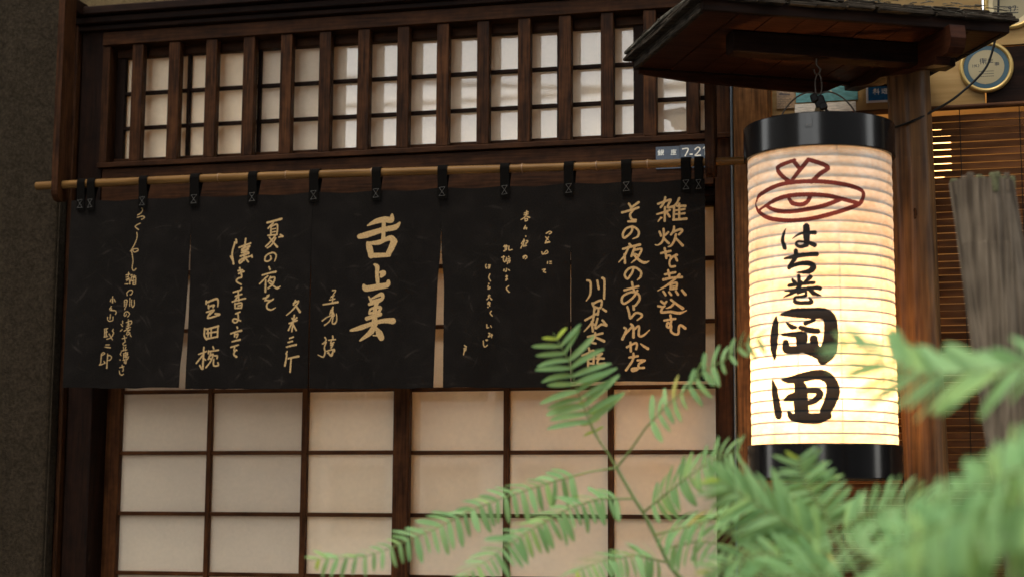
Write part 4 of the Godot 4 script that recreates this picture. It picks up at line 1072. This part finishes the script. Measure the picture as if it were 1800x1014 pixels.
	letters("face", 0.092, 0.066, Color(0.013, 0.026, 0.050), Color(0.70, 0.66, 0.56), [[14, 22, 7, 46, 22, 7, 28, 62, 7], [56, 54, 7, 68, 54, 7], [84, 28, 7, 98, 16, 7, 112, 26, 7, 98, 48, 7, 84, 62, 7, 114, 62, 7], [130, 24, 6, 140, 18, 7, 140, 62, 7]], a2, Vector3.ZERO, 0.002, 2200.0)
	# bamboo blind
	var bl := thing("bamboo_blind", "brown slatted bamboo blind glowing between slats behind the lantern", "blind", Vector3(0.768, 2.426, -0.03))
	var blen := 1.36
	put("top_bar", MB.new().tube(PackedVector3Array([Vector3(0, 0.001, 0.004), Vector3(blen, 0.012, 0.004)]), PackedFloat32Array([0.0075, 0.0075]), 12).mesh(), M.slat[0], bl)
	for s in 80:
		var y := -0.0225 - 0.0191 * s
		var open := 0.0 if s in [2, 9, 10, 16, 17, 18, 19, 20, 24, 25] else rng.randf_range(0.0, 0.0011)
		var q := bar("slat", Vector3(blen / 2, y + rng.randf_range(-0.0006, 0.0006), rng.randf_range(-0.0008, 0.0008)), Vector3(blen, snappedf(0.0176 - open, 0.0004), 0.0016), M.slat[rng.randi_range(0, 3)], bl, 0.0005)
		q.rotation = Vector3(rng.randf_range(-0.10, 0.06), 0, 0.0080 * exp(-s * 0.12) + rng.randf_range(-0.0006, 0.0006))
	for x in [0.17, 0.33, 0.348, 0.505, 0.66, 0.95, 1.2]:
		put("cord", MB.new().tube(PackedVector3Array([Vector3(x, 0.01, 0.0045), Vector3(x + 0.002, -0.6, 0.0035), Vector3(x + 0.004, -1.53, 0.0045)]), PackedFloat32Array([0.0011, 0.0011, 0.0011]), 6).mesh(), M.rubber, bl)
	# the lit room behind the blind
	var rm := paint(Color(0.42, 0.34, 0.24), 0.9)
	setting("interior_wall", MB.new().box(Vector3(1.45, 1.3, -1.15), Vector3(1.5, 2.6, 0.1), 0.002).mesh(), rm)
	setting("interior_wall", MB.new().box(Vector3(0.72, 1.3, -0.62), Vector3(0.06, 2.6, 0.98), 0.002).mesh(), rm)
	setting("interior_wall", MB.new().box(Vector3(2.2, 1.3, -0.55), Vector3(0.06, 2.6, 1.1), 0.002).mesh(), rm)
	setting("interior_ceiling", MB.new().box(Vector3(1.45, 2.63, -0.6), Vector3(1.6, 0.06, 1.02), 0.002).mesh(), rm)
	setting("interior_floor", MB.new().box(Vector3(1.45, 0.03, -0.6), Vector3(1.5, 0.06, 1.0), 0.002).mesh(), M.wood_h)
	tag(span("window_sill", 0.766, 2.17, 0.06, 0.95, -0.12, -0.07, M.wood_h, self, 0.003), "wooden panel below the bamboo blind", "panel")
	var lampo := thing("table_lamp", "small lit lamp shade glowing through the top of the blind", "lamp", Vector3(1.165, 2.235, -0.42))
	var sh := paint(Color(0.9, 0.8, 0.62), 0.8)
	sh.emission_enabled = true
	sh.emission = Color(1.0, 0.74, 0.42)
	sh.emission_energy_multiplier = 1.2
	put("lamp_shade", MB.new().lathe(PackedVector2Array([Vector2(0.0, 0.09), Vector2(0.080, 0.09), Vector2(0.092, 0.10), Vector2(0.092, 0.205), Vector2(0.080, 0.215), Vector2(0.0, 0.215)]), 32).mesh(), sh, lampo)
	put("stand", MB.new().lathe(PackedVector2Array([Vector2(0.0, -2.175), Vector2(0.12, -2.175), Vector2(0.12, -2.155), Vector2(0.012, -2.14), Vector2(0.012, 0.09)]), 20, true).mesh(), M.iron, lampo)
	var il := OmniLight3D.new()
	il.name = "room_lamp_light"
	il.light_color = Color(1.0, 0.72, 0.40)
	il.light_energy = 0.02
	il.light_size = 0.08
	il.omni_range = 6.0
	il.omni_attenuation = 2.0
	il.shadow_enabled = true
	add_child(il)
	il.position = Vector3(1.165, 2.41, -0.42)

func face_disc(r: float, strokes: Array) -> Array:
	var mb := MB.new()
	var c := mb.p(Vector3.ZERO, Vector3(0, 0, 1), Vector2(0.5, 0.5))
	var ids := []
	for k in 49:
		var a := TAU * k / 48
		ids.append(mb.p(Vector3(cos(a) * r, sin(a) * r, 0), Vector3(0, 0, 1), Vector2(0.5 + 0.5 * cos(a), 0.5 - 0.5 * sin(a))))
	for k in 48:
		mb.tri(c, ids[k], ids[k + 1])
	var n := 256
	var mask := PackedByteArray()
	mask.resize(n * n)
	mask = brush(mask, n, n, strokes, 256.0 / 190.0, noise(0.2, 6, 2), 0.3)
	var out := PackedByteArray()
	out.resize(n * n * 3)
	for k in n * n:
		var m := mask[k] / 255.0
		out[k * 3] = int(lerpf(138.0, 22.0, m)); out[k * 3 + 1] = int(lerpf(124.0, 20.0, m)); out[k * 3 + 2] = int(lerpf(90.0, 18.0, m))
	var m2 := StandardMaterial3D.new()
	m2.albedo_texture = ImageTexture.create_from_image(Image.create_from_data(n, n, false, Image.FORMAT_RGB8, out))
	m2.roughness = 0.4
	return [mb.mesh(), m2]

func log_mesh(pts: PackedVector3Array, r0: float, r1: float, s: int, bump: float, rings := 60, sides := 40) -> MB:
	var f := noise(1.0, s, 4)
	var mb := MB.new()
	var curve := Curve3D.new()
	for q in pts:
		curve.add_point(q)
	var total := curve.get_baked_length()
	var row: Array = []
	for j in rings + 1:
		var t := float(j) / rings
		var c := curve.sample_baked(t * total)
		for k in sides + 1:
			var a := TAU * k / sides
			var r := lerpf(r0, r1, t) * (1.0 + bump * f.get_noise_3d(cos(a) * 1.6, t * total * 1.5, sin(a) * 1.6) + bump * 0.5 * f.get_noise_3d(cos(a) * 9.0, t * total * 1.2, sin(a) * 9.0))
			row.append(c + Vector3(cos(a) * r, 0, sin(a) * r))
	for j in rings + 1:
		for k in sides + 1:
			var at := j * (sides + 1) + k
			var du: Vector3 = row[j * (sides + 1) + (k + 1) % sides] - row[j * (sides + 1) + (k - 1 + sides) % sides]
			var dv: Vector3 = row[mini(j + 1, rings) * (sides + 1) + k] - row[maxi(j - 1, 0) * (sides + 1) + k]
			mb.p(row[at], dv.cross(du).normalized(), Vector2(float(k) / sides, float(j) / rings))
	for j in rings:
		for k in sides:
			var at := j * (sides + 1) + k
			mb.quad(at, at + 1, at + sides + 2, at + sides + 1)
	var top := mb.p(curve.sample_baked(total) + Vector3(0, -0.004, 0), Vector3.UP)
	for k in sides:
		var a := mb.p(row[rings * (sides + 1) + k], Vector3.UP)
		var b := mb.p(row[rings * (sides + 1) + k + 1], Vector3.UP)
		mb.tri(top, a, b)
	return mb

func posts_and_cord() -> void:
	var lp := thing("log_post", "round varnished log post lit warm beside the lantern", "post", Vector3(1.165, 0, 0.17))
	put("trunk", log_mesh(PackedVector3Array([Vector3(0.016, 0, 0), Vector3(0.0, 1.2, 0), Vector3(-0.014, 1.8, 0), Vector3(-0.024, 2.5, 0)]), 0.060, 0.0535, 5, 0.05, 90).mesh(), M.log_wood, lp)
	for q in [[0.12, 2.10, 0.009], [0.55, 1.585, 0.006], [-0.4, 2.0, 0.004], [0.1, 1.3, 0.007]]:
		var a: float = q[0]
		put("knot", MB.new().lathe(PackedVector2Array([Vector2(q[2], 0), Vector2(q[2] * 0.75, 0.0007), Vector2(q[2] * 0.4, 0.0003), Vector2(0.0, 0.0006)]), 9).mesh(), M.knot, lp, Vector3(-0.012 + sin(a - 0.2) * 0.0553, q[1], cos(a - 0.2) * 0.0553)).transform.basis = Basis.from_euler(Vector3(PI / 2, a - 0.2, 0.3)) * Basis.from_scale(Vector3(0.75, 1.0, 1.7))
	var wp := thing("weathered_post", "grey weathered leaning stump post with pale lichen top", "post", Vector3(1.408, 0, 1.2))
	var trunk := log_mesh(PackedVector3Array([Vector3(0.07, 0, 0.01), Vector3(-0.045, 1.23, 0), Vector3(-0.088, 1.6, 0), Vector3(-0.132, 1.985, 0)]), 0.082, 0.0600, 9, 0.10, 90, 48)
	put("trunk", trunk.mesh(), M.bleached, wp)
	# torn top: upright splinters of uneven height, some pale with lichen
	for k in 46:
		var a := rng.randf() * TAU
		var r := sqrt(rng.randf()) * 0.058
		var p0 := Vector3(-0.132 + cos(a) * r, 1.975, sin(a) * r)
		var hgt := rng.randf_range(0.004, 0.022)
		var q := bar("splinter", p0 + Vector3(0, hgt * 0.5 - 0.008, 0), Vector3(snappedf(rng.randf_range(0.010, 0.022), 0.002), snappedf(hgt + 0.02, 0.003), 0.012), M.lichen if rng.randf() < 0.45 else M.bleached, wp, 0.003)
		q.rotation = Vector3(rng.randf_range(-0.1, 0.1), rng.randf() * PI, rng.randf_range(-0.1, 0.1))
	# the lantern's cord: from the clasp round the log post and up behind the roof
	var c := Curve3D.new()
	for q in [Vector3(0.930, 2.338, 0.474), Vector3(0.955, 2.312, 0.47), Vector3(1.02, 2.292, 0.40), Vector3(1.09, 2.322, 0.232), Vector3(1.145, 2.338, 0.232), Vector3(1.20, 2.375, 0.18), Vector3(1.276, 2.449, 0.06), Vector3(1.345, 2.525, 0.03), Vector3(1.37, 2.60, 0.03), Vector3(1.385, 2.75, 0.0), Vector3(1.385, 2.79, -0.05)]:
		c.add_point(q)
	soften(c)
	var cp := c.tessellate(4, 3)
	var rr := PackedFloat32Array()
	rr.resize(cp.size()); rr.fill(0.0032)
	tag(put("power_cord", MB.new().tube(cp, rr, 8).mesh(), M.rubber), "black electric cord sagging from the lantern past the log post", "cord")

func soften(c: Curve3D) -> void:
	for k in range(1, c.point_count - 1):
		var a := c.get_point_position(k - 1)
		var b := c.get_point_position(k)
		var e := c.get_point_position(k + 1)
		var d := ((b - a).normalized() + (e - b).normalized()).normalized()
		c.set_point_in(k, -d * a.distance_to(b) * 0.3); c.set_point_out(k, d * b.distance_to(e) * 0.3)

func leaf_mesh(droop: float, cup: float) -> ArrayMesh:
	var mb := MB.new()
	var n := 7
	var row := []
	for j in n + 1:
		var t := float(j) / n
		var w := 0.088 * pow(sin(PI * clampf(t * 0.94 + 0.05, 0.0, 1.0)), 0.42)
		for s in [-1, 0, 1]:
			row.append(Vector3(s * w + 0.05 * t * t, -droop * t * t + (cup * w if s != 0 else 0.0), t))
	for j in n + 1:
		for k in 3:
			var du: Vector3 = row[j * 3 + mini(k + 1, 2)] - row[j * 3 + maxi(k - 1, 0)]
			var dv: Vector3 = row[mini(j + 1, n) * 3 + k] - row[maxi(j - 1, 0) * 3 + k]
			mb.p(row[j * 3 + k], dv.cross(du).normalized(), Vector2(k * 0.5, float(j) / n))
	for j in n:
		for k in 2:
			var at := j * 3 + k
			mb.quad(at, at + 1, at + 4, at + 3)
	return mb.mesh()

func shrub(label: String, fronds: Array, stems: Array, base: Vector3) -> void:
	var o := thing("leafy_shrub", label, "shrub", base, "feathery shrubs before the restaurant")
	var leaves := [leaf_mesh(0.20, 0.25), leaf_mesh(0.30, 0.35), leaf_mesh(0.12, 0.15)]
	for s in stems:
		var pts := PackedVector3Array()
		var c := Curve3D.new()
		for k in s.size() / 3:
			c.add_point(Vector3(s[k * 3], s[k * 3 + 1], s[k * 3 + 2]) - base)
		soften(c)
		pts = c.tessellate(4, 4)
		var rad := PackedFloat32Array()
		for k in pts.size():
			rad.append(lerpf(0.007, 0.0026, float(k) / pts.size()))
		put("stem", MB.new().tube(pts, rad, 8).mesh(), M.stem, o)
	for f in fronds:
		var c := Curve3D.new()
		for k in (f.size() - 4) / 3:
			c.add_point(Vector3(f[4 + k * 3], f[5 + k * 3], f[6 + k * 3]) - base)
		soften(c)
		var total := c.get_baked_length()
		var pts := PackedVector3Array()
		var rad := PackedFloat32Array()
		for k in 25:
			pts.append(c.sample_baked(total * k / 24.0))
			rad.append(lerpf(0.0021, 0.0007, k / 24.0))
		var frond := put("frond", MB.new().tube(pts, rad, 6).mesh(), M.rachis, o)
		var pairs: int = f[1]
		var lean: int = f[3]
		var face := Vector3(rng.randf_range(-0.25, 0.25), rng.randf_range(0.25, 0.65), 0.8).normalized()
		for k in pairs:
			var t := lerpf(f[0], 0.985, (k + 0.3) / pairs)
			var q := c.sample_baked(total * t)
			var dir := (c.sample_baked(minf(total * t + 0.01, total)) - c.sample_baked(maxf(total * t - 0.01, 0.0))).normalized()
			var side := dir.cross(face).normalized()
			var nrm := side.cross(dir).normalized()
			var size: float = f[2] * (0.55 + 0.55 * sin(PI * clampf(0.25 + 0.72 * t, 0.0, 1.0))) * rng.randf_range(0.78, 1.12)
			if lean == 2:
				size *= 0.9
			for s in [-1, 1]:
				var young: bool = lean == 2 or t > 0.93 and base.z < 2.3 and rng.randf() < 0.55
				var ang := deg_to_rad((rng.randf_range(40, 56) if lean == 3 or lean == 5 else rng.randf_range(66, 84)) - 22.0 * maxf(t - 0.7, 0.0) / 0.3)
				var ld: Vector3 = dir * cos(ang) + side * s * sin(ang)
				if lean == 1:
					ld = (ld + Vector3(0, -0.30, 0)).normalized()
				ld = (ld + nrm * rng.randf_range(-0.22, 0.22)).normalized()
				var toward := nrm * 0.8 + Vector3(0, 0.35, 0)
				var ln := (toward - ld * toward.dot(ld)).normalized().rotated(ld, rng.randf_range(-0.45, 0.45))
				var bs := Basis(ln.cross(ld).normalized(), ln, ld)
				var leaf := put("leaflet", leaves[rng.randi_range(0, 2)], M.leaf[3] if young else M.leaf[[0, 0, 1, 1, 2, 4, 4, 5, 6, 6, 7 if rng.randf() < 0.12 and base.z < 2.3 else 2][rng.randi_range(0, 10)]], frond)
				leaf.transform = Transform3D(bs.scaled_local(Vector3(size * rng.randf_range(0.9, 1.15) * (0.95 if lean >= 4 else 1.2 if base.z > 2.3 else 1.3), size * (0.25 if lean == 3 else 1.0), size * (0.7 if young else 1.0))), q)

func shrubs() -> void:
	shrub("young feathery shrub with a forked stem in front of the paper doors", FRONDS_YOUNG, [STEMS_YOUNG], Vector3(STEMS_YOUNG[0], 0, STEMS_YOUNG[2]))
	shrub("feathery shrub with arching fronds just below the lantern", FRONDS_LANTERN, [STEMS_LANTERN], Vector3(STEMS_LANTERN[0], 0, STEMS_LANTERN[2]))
	shrub("blurred feathery shrub closest to the viewer, before the weathered post", FRONDS_NEAR, STEMS_NEAR, Vector3(STEMS_NEAR[0][0], 0, STEMS_NEAR[0][2]))

func street() -> void:
	var paving := grained(grain(Color(0.10, 0.098, 0.093), Color(0.19, 0.185, 0.175), 0, 95, 1.0), 0.9, 0.8, 0.1)
	var g := MB.new()
	g.quad(g.p(Vector3(-150, 0, -150), Vector3.UP), g.p(Vector3(150, 0, -150), Vector3.UP), g.p(Vector3(150, 0, 150), Vector3.UP), g.p(Vector3(-150, 0, 150), Vector3.UP))
	setting("ground", g.mesh(), paving)
	# further down the lane, and wires overhead: the panes mirror them
	var lane := thing("lane_house", "pale low house down the lane mirrored in the paper doors' glass", "house", Vector3(-9.5, 0, 21.0))
	span("wall", -5.0, 8.4, 0.0, 5.4, -1.0, 5.0, paint(Color(0.74, 0.71, 0.66), 0.9), lane, 0.02)
	span("roof", -5.4, 8.8, 5.41, 5.75, -1.6, 5.4, M.wood_dark_h, lane, 0.02)
	for k in 8:
		for fl in 2:
			var q := span("window", -4.4 + k * 1.5, -3.5 + k * 1.5, 0.9 + fl * 2.5, 2.0 + fl * 2.5, -1.06, -1.01, M.wood_dark_v, lane, 0.01)
			bar("glass", Vector3(0, 0, -0.035), Vector3(0.78, 0.98, 0.02), paint(Color(0.03, 0.035, 0.04), 0.1), q, 0.004)
	for k in 2:
		var wp := PackedVector3Array()
		var wr := PackedFloat32Array()
		for s in 21:
			var t := s / 20.0
			wp.append(Vector3(lerpf(-8.0, 6.0, t), lerpf([5.6, 4.9][k], [4.7, 5.4][k], t) - 0.5 * sin(t * PI), 7.98)); wr.append(0.02)
		tag(put("utility_wire", MB.new().tube(wp, wr, 6).mesh(), M.rubber), ["upper black wire strung over the road between the two houses", "lower black wire strung over the road between the two houses"][k], "wire", "wires over the road")
	# houses over the road, with the open end of a lane between them
	var tone := [paint(Color(0.11, 0.095, 0.08), 0.8), paint(Color(0.075, 0.07, 0.068), 0.8)]
	var glass := paint(Color(0.03, 0.035, 0.04), 0.1)
	for k in 2:
		var x0: float = [-50.0, 1.9][k]
		var x1: float = [-6.6, 50.0][k]
		var o := thing("house_across", ["brown house across the road, on the stucco wall's side of the lane", "dark house across the road, on the lantern's side of the lane"][k], "house", Vector3((x0 + x1) / 2, 0, 12.0))
		var hw := (x1 - x0) / 2
		span("wall", -hw, hw, 0.0, 11.0, -4.0, 4.0, tone[k], o, 0.02)
		span("roof", -hw - 0.3, hw + 0.3, 11.01, 11.3, -4.3, 4.3, M.wood_dark_h, o, 0.02)
		for fl in 3:
			for c in 4:
				var q := span("window", (hw - 2.7 - c * 2.6) if k == 0 else (-hw + 1.2 + c * 2.6), (hw - 1.2 - c * 2.6) if k == 0 else (-hw + 2.7 + c * 2.6), 0.9 + fl * 2.8, 2.3 + fl * 2.8, -4.06, -4.01, M.wood_dark_v, o, 0.01)
				bar("glass", Vector3(0, 0, -0.035), Vector3(1.36, 1.26, 0.02), glass, q, 0.004)
